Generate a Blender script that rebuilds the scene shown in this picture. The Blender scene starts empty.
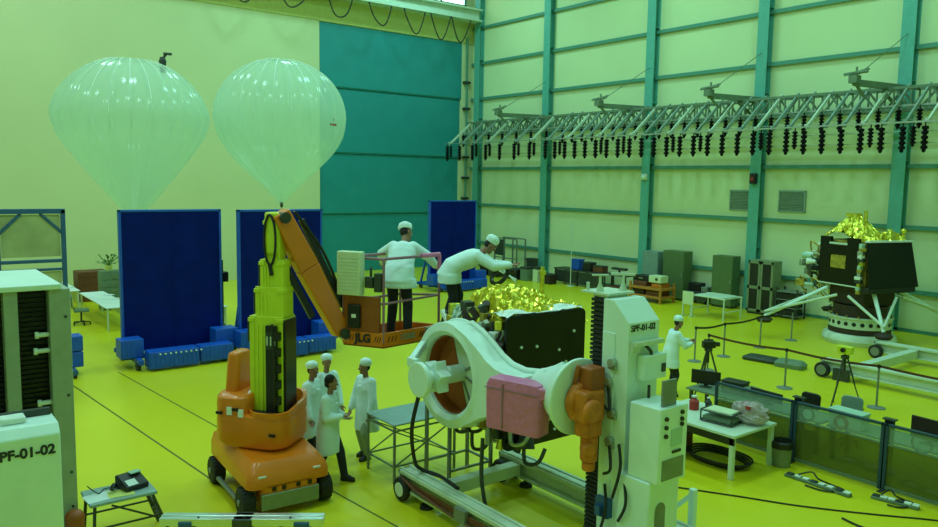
import bpy, math, random
from mathutils import Vector, Matrix
random.seed(7)
PI = math.pi
RD = math.radians
SC = bpy.context.scene
COL = SC.collection

# ------------------------------------------------------------------ camera
cam_d = bpy.data.cameras.new('camera'); cam = bpy.data.objects.new('camera', cam_d); COL.objects.link(cam)
cam_d.sensor_width = 36.0; cam_d.lens = 770.0/938*36; cam_d.clip_end = 200
_p, _r, _yw = math.radians(6.064), math.radians(.962), math.radians(127.846)
_c, _s = math.cos(_r), math.sin(_r)
_ex = Vector((1, 0, 0)); _ed = Vector((0, -math.sin(_p), -math.cos(_p))); _ef = Vector((0, math.cos(_p), -math.sin(_p)))
_a = _yw-PI
_M = Matrix(((math.cos(_a), math.sin(_a), 0), (-math.sin(_a), math.cos(_a), 0), (0, 0, 1)))
_R = _M @ (_c*_ex-_s*_ed); _D = _M @ (_s*_ex+_c*_ed); _F = _M @ _ef
m4 = Matrix.Identity(4)
for i in range(3):
    m4[i][0] = _R[i]; m4[i][1] = -_D[i]; m4[i][2] = -_F[i]
m4[0][3], m4[1][3], m4[2][3] = 0, 0, 4.95
cam.matrix_world = m4
SC.camera = cam

# ------------------------------------------------------------------ light and exposure
w = bpy.data.worlds.new('hall_air'); SC.world = w; w.use_nodes = True
w.node_tree.nodes['Background'].inputs[0].default_value = (.55, 1, .6, 1)
w.node_tree.nodes['Background'].inputs[1].default_value = .05
SC.view_settings.view_transform = 'Standard'; SC.view_settings.look = 'None'
SC.view_settings.gamma = 1; SC.view_settings.use_curve_mapping = False
SC.view_settings.exposure = 0.06
LIGHT = (.50, 1.0, .72)
def lamp(name, loc, sx, sy, power, rot=(0, 0, 0), col=LIGHT):
    d = bpy.data.lights.new(name, 'AREA'); d.shape = 'RECTANGLE'; d.size = sx; d.size_y = sy
    d.energy = power; d.color = col
    o = bpy.data.objects.new(name, d); COL.objects.link(o); o.location = loc; o.rotation_euler = rot
    return o
for lx in (-31, -21, -11, -2):
    for ly in (-5, 5, 15, 23):
        pw = 400
        if ly > 20: pw = 300
        if lx < -28: pw = 350
        if lx > -5: pw *= .5
        lamp('high_bay_light', (lx, ly, 17.2), 1.6, 1.6, pw, col=(.58, 1.0, 1.0) if ly < 10 and lx < -5 else (.42, 1.0, .96))

# ------------------------------------------------------------------ materials
def mat(name, col, rough=.5, metal=0.0, var=.08, scale=6.0, coat=0.0, bump=0.0, alpha=1.0, spec=.5, bscale=None):
    m = bpy.data.materials.new(name); m.use_nodes = True
    nt = m.node_tree; b = nt.nodes['Principled BSDF']
    b.inputs['Roughness'].default_value = rough; b.inputs['Metallic'].default_value = metal
    b.inputs['Specular IOR Level'].default_value = spec
    if coat: b.inputs['Coat Weight'].default_value = coat; b.inputs['Coat Roughness'].default_value = .15
    if alpha < 1: b.inputs['Alpha'].default_value = alpha
    tc = nt.nodes.new('ShaderNodeTexCoord'); nz = nt.nodes.new('ShaderNodeTexNoise')
    nz.inputs['Scale'].default_value = scale; nz.inputs['Detail'].default_value = 4
    nt.links.new(tc.outputs['Object'], nz.inputs['Vector'])
    rp = nt.nodes.new('ShaderNodeValToRGB')
    lo = [max(0, c*(1-var)) for c in col]; hi = [min(1, c*(1+var)) for c in col]
    rp.color_ramp.elements[0].position = .3; rp.color_ramp.elements[1].position = .7
    rp.color_ramp.elements[0].color = (*lo, 1); rp.color_ramp.elements[1].color = (*hi, 1)
    nt.links.new(nz.outputs['Fac'], rp.inputs['Fac']); nt.links.new(rp.outputs['Color'], b.inputs['Base Color'])
    if bump:
        bp = nt.nodes.new('ShaderNodeBump'); bp.inputs['Strength'].default_value = bump; bp.inputs['Distance'].default_value = .05
        n2 = nt.nodes.new('ShaderNodeTexNoise'); n2.inputs['Scale'].default_value = bscale or scale*2
        nt.links.new(tc.outputs['Object'], n2.inputs['Vector'])
        nt.links.new(n2.outputs['Fac'], bp.inputs['Height']); nt.links.new(bp.outputs['Normal'], b.inputs['Normal'])
    return m
M = {}
def dm(k, *a, **kw): M[k] = mat(k, *a, **kw)
dm('floor_epoxy', (.70, .64, .012), rough=.32, var=.06, scale=.25, spec=.45)
dm('cream_wall', (.66, .69, .39), rough=.85, var=.03, scale=.3, spec=.2)
dm('panel_wall', (.68, .77, .45), rough=.8, var=.04, scale=.3, spec=.2)
dm('lintel_and_beam_shade', (.66, .68, .24), rough=.8, var=.05)
dm('ceiling_paint', (.6, .62, .5), rough=.9)
dm('teal_steel', (.11, .41, .34), rough=.5, var=.06)
dm('girt_steel', (.08, .28, .21), rough=.5, var=.06)
dm('teal_door', (.015, .26, .28), rough=.45, var=.06, scale=1)
dm('joint', (.10, .10, .015), rough=.7)
dm('blue_panel', (.002, .011, .17), rough=.6, var=.15, scale=2, spec=.08)
dm('blue_steel', (.004, .09, .55), rough=.45, var=.1)
dm('bluegrey_steel', (.025, .10, .26), rough=.5, var=.1)
dm('white_paint', (.72, .88, .82), rough=.4, var=.04, scale=3)
dm('white_dull', (.60, .70, .55), rough=.55, var=.06, scale=3)
dm('coat_cloth', (.72, .90, .94), rough=.85, var=.05, scale=5, bump=.25, bscale=9, spec=.15)
dm('cap_cloth', (.74, .92, .94), rough=.85, var=.06, scale=20, bump=.3, bscale=40, spec=.15)
dm('trousers_dark', (.018, .022, .035), rough=.9, var=.15)
dm('trousers_grey', (.10, .15, .12), rough=.9, var=.15)
dm('trousers_green', (.32, .38, .26), rough=.9, var=.1)
dm('shoe_black', (.012, .012, .014), rough=.5)
dm('skin', (.30, .15, .09), rough=.6, var=.1, scale=10)
dm('hair', (.008, .007, .006), rough=.7)
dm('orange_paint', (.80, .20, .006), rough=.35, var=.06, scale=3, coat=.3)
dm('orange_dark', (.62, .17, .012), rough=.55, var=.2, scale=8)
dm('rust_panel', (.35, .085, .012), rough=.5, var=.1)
dm('lime_paint', (.66, .74, .03), rough=.4, var=.05)
dm('black_rubber', (.016, .018, .016), rough=.75, var=.2)
dm('black_plastic', (.010, .011, .012), rough=.4, var=.2)
dm('weight_black', (.004, .005, .005), rough=.7, spec=.15)
dm('vent_grey', (.26, .36, .30), rough=.6)
dm('slate_rail', (.02, .06, .10), rough=.5)
dm('solar_black', (.004, .005, .0045), rough=.3, var=.3, spec=.3)
dm('brown_black', (.035, .018, .012), rough=.6, var=.3)
dm('steel', (.42, .46, .42), rough=.4, metal=.7, var=.1)
dm('alu', (.72, .78, .76), rough=.28, metal=.75, var=.06)
dm('grey_metal', (.22, .25, .22), rough=.5, metal=.3, var=.1)
dm('dark_metal', (.05, .06, .05), rough=.5, metal=.3, var=.2)
dm('pink_wrap', (.66, .16, .36), rough=.4, var=.08, scale=6, bump=.5, bscale=8)
dm('mauve_paint', (.34, .15, .22), rough=.5, var=.1)
dm('gold_foil', (.85, .68, .08), rough=.3, metal=.85, var=.35, scale=10)
dm('gold_dull', (.45, .34, .06), rough=.4, metal=.5, var=.4, scale=10)
dm('grey_table', (.30, .42, .40), rough=.45, var=.08)
dm('green_grey', (.15, .22, .14), rough=.6, var=.1)
dm('olive_cab', (.10, .16, .06), rough=.55, var=.08)
dm('greyblue_cab', (.20, .30, .27), rough=.55, var=.08)
dm('cabinet_beige', (.22, .26, .14), rough=.6, var=.08)
dm('paper', (.80, .86, .84), rough=.7, var=.03)
dm('yellow_paper', (.74, .74, .20), rough=.7, var=.05)
dm('red_plastic', (.42, .03, .02), rough=.5)
dm('wood_orange', (.50, .20, .03), rough=.6, var=.2)
dm('brown_wood', (.16, .05, .02), rough=.6, var=.2)
dm('leaf', (.10, .22, .07), rough=.6, var=.3)
dm('film_bag', (.55, .45, .45), rough=.3, var=.15, alpha=.75, bump=.6, bscale=15)
dm('belt_brown', (.10, .03, .015), rough=.7)
dm('lens_glass', (.02, .02, .03), rough=.1)
dm('cream_box', (.66, .72, .48), rough=.5, var=.05)
dm('mint_box', (.42, .62, .50), rough=.5, var=.05)
dm('letter_dark', (.012, .02, .035), rough=.5, var=0)
dm('plastic_sheet', (.42, .46, .26), rough=.35, var=.25, scale=1.2, alpha=.85, bump=.3, bscale=2)
dm('column_grey', (.34, .40, .30), rough=.5, var=.08)
dm('white_ptfe', (.78, .86, .78), rough=.5)
dm('sole_eye', (.75, .75, .7), rough=.3)

def balloon_mat():
    m = bpy.data.materials.new('balloon_film'); m.use_nodes = True; nt = m.node_tree
    b = nt.nodes['Principled BSDF']; b.inputs['Base Color'].default_value = (.74, .90, .80, 1)
    b.inputs['Roughness'].default_value = .16; b.inputs['Specular IOR Level'].default_value = .6
    b.inputs['Transmission Weight'].default_value = 0
    tr = nt.nodes.new('ShaderNodeBsdfTransparent'); tr.inputs[0].default_value = (.9, 1, .95, 1)
    tl = nt.nodes.new('ShaderNodeBsdfTranslucent'); tl.inputs[0].default_value = (.74, .92, .82, 1)
    m1 = nt.nodes.new('ShaderNodeMixShader'); m1.inputs[0].default_value = .45
    m2 = nt.nodes.new('ShaderNodeMixShader')
    tc = nt.nodes.new('ShaderNodeTexCoord'); nz = nt.nodes.new('ShaderNodeTexNoise'); nz.inputs['Scale'].default_value = .7
    mp = nt.nodes.new('ShaderNodeMapRange'); mp.inputs[3].default_value = .42; mp.inputs[4].default_value = .6
    nt.links.new(tc.outputs['Object'], nz.inputs['Vector']); nt.links.new(nz.outputs['Fac'], mp.inputs[0])
    nt.links.new(mp.outputs[0], m2.inputs[0])
    out = nt.nodes['Material Output']
    nt.links.new(b.outputs[0], m1.inputs[1]); nt.links.new(tl.outputs[0], m1.inputs[2])
    nt.links.new(tr.outputs[0], m2.inputs[1]); nt.links.new(m1.outputs[0], m2.inputs[2])
    nt.links.new(m2.outputs[0], out.inputs[0])
    return m
M['balloon_film'] = balloon_mat()
def glass_mat(name, tint, fac, rough=.08):
    m = bpy.data.materials.new(name); m.use_nodes = True; nt = m.node_tree
    b = nt.nodes['Principled BSDF']; b.inputs['Base Color'].default_value = (*tint, 1); b.inputs['Roughness'].default_value = rough
    tr = nt.nodes.new('ShaderNodeBsdfTransparent'); tr.inputs[0].default_value = (.86, .95, .88, 1)
    nz = nt.nodes.new('ShaderNodeTexNoise'); nz.inputs['Scale'].default_value = 1.5
    mp = nt.nodes.new('ShaderNodeMapRange'); mp.inputs[3].default_value = fac*.85; mp.inputs[4].default_value = min(1, fac*1.15)
    mx = nt.nodes.new('ShaderNodeMixShader')
    nt.links.new(nz.outputs['Fac'], mp.inputs[0]); nt.links.new(mp.outputs[0], mx.inputs[0])
    nt.links.new(tr.outputs[0], mx.inputs[1]); nt.links.new(b.outputs[0], mx.inputs[2])
    nt.links.new(mx.outputs[0], nt.nodes['Material Output'].inputs[0])
    return m
M['clear_pane'] = glass_mat('clear_pane', (.40, .55, .45), .35)
M['smoked_pane'] = glass_mat('smoked_pane', (.13, .15, .03), .72)
def emit_mat(name, col, st):
    m = bpy.data.materials.new(name); m.use_nodes = True; nt = m.node_tree
    b = nt.nodes['Principled BSDF']; b.inputs['Base Color'].default_value = (*col, 1)
    b.inputs['Emission Color'].default_value = (*col, 1); b.inputs['Emission Strength'].default_value = st
    nz = nt.nodes.new('ShaderNodeTexNoise'); nz.inputs['Scale'].default_value = .8
    return m
M['daylit_glass'] = emit_mat('daylit_glass', (.75, 1, .9), 1.6)
M['lamp_glow'] = emit_mat('lamp_glow', (.8, 1, .8), 1.5)

# ------------------------------------------------------------------ mesh builder
class MB:
    def __init__(s, org=None, T=None):
        s.v = []; s.f = []; s.fm = []; s.m = 0
        s.T = T.copy() if T else Matrix.Identity(4)
        if org is not None: s.T = Matrix.Translation(-Vector(org)) @ s.T
    def add(s, vs, fs, X=None):
        n = len(s.v); A = s.T @ X if X else s.T
        s.v += [A @ Vector(v) for v in vs]
        s.f += [tuple(i+n for i in f) for f in fs]; s.fm += [s.m]*len(fs)
        return s
    def box(s, a, b, X=None):
        (x0, y0, z0), (x1, y1, z1) = a, b
        return s.add([(x0, y0, z0), (x1, y0, z0), (x1, y1, z0), (x0, y1, z0), (x0, y0, z1), (x1, y0, z1), (x1, y1, z1), (x0, y1, z1)],
                     [(0, 3, 2, 1), (4, 5, 6, 7), (0, 1, 5, 4), (1, 2, 6, 5), (2, 3, 7, 6), (3, 0, 4, 7)], X)
    def cbox(s, c, d, rz=0, X=None):
        Y = Matrix.Translation(Vector(c)) @ Matrix.Rotation(rz, 4, 'Z')
        if X: Y = X @ Y
        return s.box((-d[0]/2, -d[1]/2, -d[2]/2), (d[0]/2, d[1]/2, d[2]/2), Y)
    def bar(s, p, q, w, h=None, up=(0, 0, 1)):
        p, q = Vector(p), Vector(q); d = q-p; L = d.length; d.normalize(); h = h or w
        u = Vector(up)
        if abs(d.dot(u)) > .98: u = Vector((1, 0, 0))
        sd = d.cross(u).normalized(); uu = sd.cross(d)
        X = Matrix.Identity(4)
        for i in range(3): X[i][0] = d[i]; X[i][1] = sd[i]; X[i][2] = uu[i]; X[i][3] = p[i]
        return s.box((0, -w/2, -h/2), (L, w/2, h/2), X)
    def cyl(s, p, q, r0, r1=None, n=16, caps=True):
        p, q = Vector(p), Vector(q); d = (q-p); r1 = r0 if r1 is None else r1
        z = d.normalized(); u = z.orthogonal().normalized(); v = z.cross(u)
        vs = []
        for k in range(n):
            a = 2*PI*k/n; e = u*math.cos(a)+v*math.sin(a); vs += [p+e*r0, q+e*r1]
        fs = [(2*k, 2*((k+1) % n), 2*((k+1) % n)+1, 2*k+1) for k in range(n)]
        if caps: fs += [tuple(2*k for k in reversed(range(n))), tuple(2*k+1 for k in range(n))]
        return s.add(vs, fs)
    def tube(s, pts, r, n=8, closed=False):
        pts = [Vector(p) for p in pts]; N = len(pts); vs = []; u = None
        for i, p in enumerate(pts):
            a = pts[(i-1) % N] if (closed or i) else p; b = pts[(i+1) % N] if (closed or i < N-1) else p
            d = (b-a).normalized()
            if u is None: u = d.orthogonal().normalized()
            u = (u-d*u.dot(d)); u = u.normalized() if u.length > 1e-6 else d.orthogonal().normalized()
            v = d.cross(u)
            for k in range(n):
                t = 2*PI*k/n; vs.append(p+(u*math.cos(t)+v*math.sin(t))*r)
        fs = []
        for i in range(N if closed else N-1):
            for k in range(n):
                j = (i+1) % N
                fs.append((i*n+k, i*n+(k+1) % n, j*n+(k+1) % n, j*n+k))
        if not closed: fs += [tuple(reversed(range(n))), tuple((N-1)*n+k for k in range(n))]
        return s.add(vs, fs)
    def lathe(s, prof, c=(0, 0, 0), n=24, X=None, mod=None):
        vs = []; P = len(prof)
        for k in range(n):
            a = 2*PI*k/n
            for r, z in prof:
                rr = r*(mod(a, z) if mod else 1)
                vs.append((c[0]+rr*math.cos(a), c[1]+rr*math.sin(a), c[2]+z))
        fs = []
        for k in range(n):
            for i in range(P-1):
                fs.append((k*P+i, ((k+1) % n)*P+i, ((k+1) % n)*P+i+1, k*P+i+1))
        if P >= 4 and prof[0][0] > .03 and prof[-1][0] > .03 and abs(prof[0][1]-prof[-1][1]) < .025:
            for k in range(n): fs.append((k*P+P-1, ((k+1) % n)*P+P-1, ((k+1) % n)*P, k*P))
            return s.add(vs, fs, X)
        if prof[0][0] > 1e-4: fs.append(tuple(k*P for k in reversed(range(n))))
        if prof[-1][0] > 1e-4: fs.append(tuple(k*P+P-1 for k in range(n)))
        return s.add(vs, fs, X)
    def prism(s, poly, a, b, axis='z'):
        # poly of 2D points extruded from a to b along axis
        def P(u, v, t): return {'z': (u, v, t), 'y': (u, t, v), 'x': (t, u, v)}[axis]
        n = len(poly)
        vs = [P(u, v, a) for u, v in poly]+[P(u, v, b) for u, v in poly]
        fs = [tuple(reversed(range(n))), tuple(range(n, 2*n))]+[(i, (i+1) % n, n+(i+1) % n, n+i) for i in range(n)]
        return s.add(vs, fs)
    def ell(s, c, r, n=14, m=9, X=None):
        vs = []
        for j in range(1, m):
            t = PI*j/m
            for k in range(n):
                a = 2*PI*k/n
                vs.append((c[0]+r[0]*math.sin(t)*math.cos(a), c[1]+r[1]*math.sin(t)*math.sin(a), c[2]+r[2]*math.cos(t)))
        vs += [(c[0], c[1], c[2]+r[2]), (c[0], c[1], c[2]-r[2])]
        T_, B_ = len(vs)-2, len(vs)-1; fs = []
        for j in range(m-2):
            for k in range(n):
                fs.append((j*n+k, (j+1)*n+k, (j+1)*n+(k+1) % n, j*n+(k+1) % n))
        for k in range(n):
            fs.append((T_, k, (k+1) % n)); fs.append((B_, (m-2)*n+(k+1) % n, (m-2)*n+k))
        return s.add(vs, fs, X)
    def cap(s, p, q, r0, r1, n=12):
        s.cyl(p, q, r0, r1, n); s.ell(p, (r0,)*3, n, 8); s.ell(q, (r1,)*3, n, 8); return s
    def loft(s, rings):
        n = len(rings[0]); vs = [v for r in rings for v in r]; fs = []
        for i in range(len(rings)-1):
            for k in range(n):
                fs.append((i*n+k, i*n+(k+1) % n, (i+1)*n+(k+1) % n, (i+1)*n+k))
        fs += [tuple(reversed(range(n))), tuple((len(rings)-1)*n+k for k in range(n))]
        return s.add(vs, fs)
    def mesh(s, name):
        me = bpy.data.meshes.new(name); me.from_pydata([tuple(v) for v in s.v], [], s.f)
        me.polygons.foreach_set('material_index', s.fm); me.update()
        return me
    def build(s, name, mats, parent=None, bevel=0, smooth=True, seg=2, label=None, fix=True):
        me = s.mesh(name)
        if not isinstance(mats, (list, tuple)): mats = [mats]
        for k in mats: me.materials.append(M[k] if isinstance(k, str) else k)
        if fix:
            import bmesh
            bm = bmesh.new(); bm.from_mesh(me); bmesh.ops.recalc_face_normals(bm, faces=bm.faces); bm.to_mesh(me); bm.free()
        if smooth:
            me.polygons.foreach_set('use_smooth', [True]*len(me.polygons)); me.set_sharp_from_angle(angle=math.radians(38))
        o = bpy.data.objects.new(name, me); COL.objects.link(o)
        if parent: o.parent = parent
        if bevel:
            b = o.modifiers.new('bevel', 'BEVEL'); b.width = bevel; b.segments = seg; b.limit_method = 'ANGLE'; b.angle_limit = math.radians(40)
            b.harden_normals = False
        if label: o['label'] = label
        return o
def tag(o, label, cat, group=None, kind=None):
    o['label'] = label; o['category'] = cat
    if group: o['group'] = group
    if kind: o['kind'] = kind
    return o
def thing(name, label, cat, loc, rz=0, group=None):
    o = bpy.data.objects.new(name, None); COL.objects.link(o); o.empty_display_size = .2
    o.location = loc; o.rotation_euler = (0, 0, rz)
    return tag(o, label, cat, group)
def dup(root, loc, rz=0, label=None, group=None):
    def cp(o, par):
        c = o.copy(); COL.objects.link(c)
        if par: c.parent = par
        for ch in o.children: cp(ch, c)
        return c
    r = cp(root, None); r.location = loc; r.rotation_euler = (0, 0, rz)
    if label: r['label'] = label
    if group: r['group'] = group
    return r
def at_origin(o, loc, rz=0):
    o.location = loc; o.rotation_euler = (0, 0, rz); return o
def struct(name, mb, m, bevel=0, smooth=False):
    o = mb.build(name, m, None, bevel, smooth); o['kind'] = 'structure'; return o
def text(s, size, X, matk, parent, name='lettering', ext=.004, bold=.035):
    cu = bpy.data.curves.new('txt', 'FONT'); cu.body = s; cu.size = size; cu.extrude = ext; cu.align_x = 'CENTER'; cu.align_y = 'CENTER'
    cu.offset = size*bold
    t = bpy.data.objects.new('txt', cu); COL.objects.link(t)
    dg = bpy.context.evaluated_depsgraph_get(); me = bpy.data.meshes.new_from_object(t.evaluated_get(dg))
    bpy.data.objects.remove(t)
    me.transform(X); me.materials.clear(); me.materials.append(M[matk])
    o = bpy.data.objects.new(name, me); COL.objects.link(o); o.parent = parent
    return o
def frameX(o, ex, ey):
    ex = Vector(ex).normalized(); ey = Vector(ey).normalized(); ez = ex.cross(ey)
    X = Matrix.Identity(4)
    for i in range(3): X[i][0] = ex[i]; X[i][1] = ey[i]; X[i][2] = ez[i]; X[i][3] = o[i]
    return X
def remeshed(mb, name, m, voxel, parent=None, it=3):
    me = mb.mesh('tmp'); o = bpy.data.objects.new('tmp', me); COL.objects.link(o)
    r = o.modifiers.new('r', 'REMESH'); r.mode = 'VOXEL'; r.voxel_size = voxel
    s_ = o.modifiers.new('s', 'SMOOTH'); s_.iterations = it; s_.factor = .5
    dg = bpy.context.evaluated_depsgraph_get(); m2 = bpy.data.meshes.new_from_object(o.evaluated_get(dg))
    bpy.data.objects.remove(o); m2.name = name
    m2.materials.clear(); m2.materials.append(M[m]); m2.polygons.foreach_set('use_smooth', [True]*len(m2.polygons))
    q = bpy.data.objects.new(name, m2); COL.objects.link(q)
    if parent: q.parent = parent
    return q
def arc(c, r, a0, a1, n, plane='xz', y=0):
    out = []
    for i in range(n+1):
        a = a0+(a1-a0)*i/n; u, v = c[0]+r*math.cos(a), c[1]+r*math.sin(a)
        out.append((u, v))
    return out
def smooth_path(pts, n=8):
    pts = [Vector(p) for p in pts]; out = []
    for i in range(len(pts)-1):
        p0 = pts[max(i-1, 0)]; p1 = pts[i]; p2 = pts[i+1]; p3 = pts[min(i+2, len(pts)-1)]
        for k in range(n):
            t = k/n
            out.append(.5*((2*p1)+(p2-p0)*t+(2*p0-5*p1+4*p2-p3)*t*t+(3*p1-p0-3*p2+p3)*t**3))
    out.append(pts[-1]); return out
def rr(x0, y0, x1, y1, r, n=5):
    out = []
    for cx, cy, a in ((x1-r, y1-r, 0), (x0+r, y1-r, PI/2), (x0+r, y0+r, PI), (x1-r, y0+r, 1.5*PI)):
        for k in range(n+1):
            t = a+PI/2*k/n; out.append((cx+r*math.cos(t), cy+r*math.sin(t)))
    return out

# ================================================================== THE HALL
XW, YN, ZC, XE, YS = -36.35, 28.3, 18.0, 7.0, -14.0
struct('floor', MB().box((XW-.3, YS, -.2), (XE, YN+.3, 0)), 'floor_epoxy')
struct('ceiling', MB().box((XW-.3, YS, ZC), (XE, YN+.3, ZC+.2)), 'ceiling_paint')
struct('wall_north', MB().box((XW-.3, YN, 0), (XE, YN+.3, ZC)), 'panel_wall')
struct('wall_east', MB().box((XE, YS, 0), (XE+.3, YN+.3, ZC)), 'panel_wall')
struct('wall_south', MB().box((XW-.3, YS-.3, 0), (XE+.3, YS, ZC)), 'cream_wall')
DY0, DY1, DZ = 18.4, 27.45, 12.9
wb = MB().box((XW-.4, YS, 0), (XW, DY0, ZC)); wb.box((XW-.4, DY1, 0), (XW, YN+.3, ZC)); wb.box((XW-.4, DY0, DZ), (XW, DY1, ZC))
wb.box((XW-.6, DY0-.1, 0), (XW-.4, DY1+.1, DZ+.1))
struct('wall_west', wb, 'cream_wall')
struct('trim_1', MB().box((XW, YS, 12.95), (XW+.06, DY0-.1, 14.4)).box((XW, DY0-.1, DZ+.02), (XW+.07, YN, 14.4)), 'lintel_and_beam_shade')  # yellow lintel over the door; leftward, crane beam shade painted as a band
d = thing('door_1', 'tall teal hangar door of four stepped panels in the cream wall', 'door', (XW-.2, (DY0+DY1)/2, 0))
d['kind'] = 'structure'
zs = [0.0, 3.12, 6.32, 9.68, DZ]
for i in range(4):
    b = MB((XW-.2, (DY0+DY1)/2, 0)); off = .10*i-.3; rt = DY1-.12*(3-i)
    b.box((XW+off-.10, DY0, zs[i]), (XW+off-.02, DY1, zs[i+1]))
    b.box((XW+off-.02, DY0+.02, zs[i]+(.06 if i else 0)), (XW+off+.02, rt, zs[i+1]-.03))
    b.build('door_panel', 'teal_door', d, .01)
# columns and girts on the north wall
for i, cx in enumerate((-35.55, -29.75, -23.0, -17.47, -12.05, -6.6)):
    b = MB(); b.box((cx-.23, YN-.36, 0), (cx+.23, YN-.33, ZC)); b.box((cx-.23, YN-.03, 0), (cx+.23, YN, ZC)); b.box((cx+.02, YN-.34, 0), (cx+.06, YN-.02, ZC))
    b.box((cx-.2, YN-.40, 0), (cx+.2, YN, .03))
    for z in (2.5, 5.9, 8.6, 11.9): b.box((cx-.22, YN-.34, z), (cx+.22, YN-.02, z+.02))
    struct('trim_%d' % (2+i), b, 'teal_steel')
for i, z in enumerate((1.46, 3.66, 5.75, 7.75, 9.75, 11.75, 13.75, 15.75)):
    struct('trim_%d' % (10+i), MB().box((XW, YN-.12, z-.03), (XE, YN, z+.03)).box((XW, YN-.14, z-.10), (XE, YN-.10, z+.05)), 'girt_steel')
struct('baseboard_north', MB().box((XW, YN-.03, 0), (XE, YN, .12)), 'girt_steel')
# crane runway beam, window strip above
b = MB(); b.box((-35.75, YS, 14.55), (-35.0, YN-.4, 14.62)); b.box((-35.75, YS, 13.95), (-35.0, YN-.4, 14.02)); b.box((-35.42, YS, 14.0), (-35.33, YN-.4, 14.56))
o = struct('trim_20', b, 'white_dull')
struct('window_1', MB().box((XW, 22.4, 15.0), (XW+.05, 27.6, 16.9)), 'daylit_glass')
fb = MB()
for y in (22.35, 24.1, 25.9, 27.6): fb.box((XW, y-.05, 14.95), (XW+.1, y+.05, 16.95))
fb.box((XW, 22.3, 14.92), (XW+.1, 27.7, 15.02)); fb.box((XW, 22.3, 16.9), (XW+.1, 27.7, 17.0))
o = fb.build('window_frame', 'girt_steel', bpy.data.objects['window_1'], smooth=False)
# festoon cables under the crane beam
for i, y0 in enumerate((13.2, 15.6, 18.2, 20.5, 22.6, 24.3, 25.7)):
    wd, dp = (1.35, 1.15) if i > 1 else (1.6, .9)
    pts = [(-35.0, y0+wd*t, 13.93-dp*(1-(2*t-1)**2)*(1+.15*math.sin(5*t+i))) for t in [k/16 for k in range(17)]]
    o = MB().tube(pts, .035, 6).build('festoon_cable', 'black_rubber')
    ps = ['far left of the beam', 'second from the left', 'over the left door corner', 'over the middle of the teal door', 'right of the door middle', 'second from the wall corner', 'nearest the wall corner']
    tag(o, 'black cable loop hanging under crane beam, '+ps[i], 'cable', 'festoon cable loops under the crane beam')
# floor joints
def gl(p, q, wd): return MB().bar((p[0], p[1], .001), (q[0], q[1], .001), wd, .004)
struct('trim_31', gl((-20.9, 3.46), (-8.0, 4.56), .035), 'joint')
struct('trim_32', gl((-20.5, 4.74), (-6.0, 6.0), .03), 'joint')
# wall corner conduit
b = MB().tube([(-36.2, 27.78, 0.2), (-36.2, 27.74, 13.2)], .06, 8)
cp_ = tag(b.build('wall_conduit', 'girt_steel'), 'thin dark vertical conduit on the strip between door and wall corner', 'pipe')
for z in (3.9, 5.1, 6.3, 7.5, 9.1, 10.6): MB().box((-36.35, 27.55, z), (-36.1, 27.95, z+.14)).build('bracket', 'dark_metal', cp_)

# vents and small wall boxes
v = thing('wall_vent', 'louvred grey wall vent just left of the column with alarm box', 'vent', (-18.2, YN-.02, 4.38), 0, 'grey wall vents')
b = MB().box((-.56, -.05, -.42), (.56, .02, -.36)).box((-.56, -.05, .36), (.56, .02, .42)).box((-.56, -.05, -.42), (-.5, .02, .42)).box((.5, -.05, -.42), (.56, .02, .42))
b.build('vent_frame', 'vent_grey', v)
b = MB()
for k in range(12): b.bar((-.5, -.02, -.33+.06*k), (.5, -.02, -.33+.06*k), .05, .012, (0, .7, .7))
b.box((-.5, 0, -.36), (.5, .015, .36)); b.build('louvre', 'vent_grey', v)
dup(v, (-16.02, YN-.02, 4.40), 0, 'louvred grey wall vent right of the column, above the glazed cabinet')
s_ = thing('alarm_box', 'small black box high on the teal column between the vents', 'alarm', (-17.47, YN-.42, 5.05))
MB().box((-.13, -.12, 0), (.13, .05, .42)).build('housing', 'black_plastic', s_, .02)
MB().cyl((0, -.12, .2), (0, -.15, .2), .07).build('sounder', 'red_plastic', s_)
l_ = thing('bulkhead_lamp', 'small pale bulkhead lamp on the second teal column', 'lamp', (-23.0, YN-.45, 5.15))
MB().box((-.16, 0, 0), (.16, .1, .3)).build('base_plate', 'white_dull', l_, .02)
MB().ell((0, -.02, .15), (.13, .1, .13)).build('globe', 'white_paint', l_)

# ================================================================== OVERHEAD TRUSS WITH HANGING WEIGHTS
T0, T1, TY, TZ0, TZ1 = -35.0, -8.4, 27.2, 7.55, 8.25
t = thing('overhead_truss', 'long green lattice truss carried along the right wall above head height', 'truss', (-21.7, TY, TZ0))
OT = (-21.7, TY, TZ0)
def tp(f, name, m='green_grey', **k): b = MB(OT); f(b); return b.build(name, m, t, smooth=False, **k)
def chords(b):
    for y, z in ((TY-.3, TZ0), (TY+.3, TZ0), (TY-.3, TZ1), (TY+.3, TZ1)): b.bar((T0, y, z), (T1, y, z), .09)
tp(chords, 'chord')
def lacing(b):
    x = T0; k = 0
    while x < T1-.1:
        x2 = min(x+.55, T1)
        for y in (TY-.3, TY+.3):
            b.bar((x, y, TZ0 if k % 2 else TZ1), (x2, y, TZ1 if k % 2 else TZ0), .06)
            b.bar((x, y, TZ0), (x, y, TZ1), .05)
        b.bar((x, TY-.3, TZ0 if k % 2 else TZ1), (x2, TY+.3, TZ0 if k % 2 else TZ1), .05); b.bar((x, TY-.3, TZ1), (x, TY+.3, TZ1), .05)
        x = x2; k += 1
tp(lacing, 'lacing')
ARM = []
x = T0+.3
while x < T1: ARM.append(x); x += 1.12 if x < -27 else .64
for k, x in enumerate(ARM):
    tp(lambda b: (b.bar((x, TY-.1, TZ1+.1), (x, TY-1.75, 6.98), .06, .10), b.box((x-.06, TY-1.8, 6.94), (x+.06, TY-1.66, 7.1))), 'arm', 'vent_grey' if k % 3 else 'white_dull')
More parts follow.
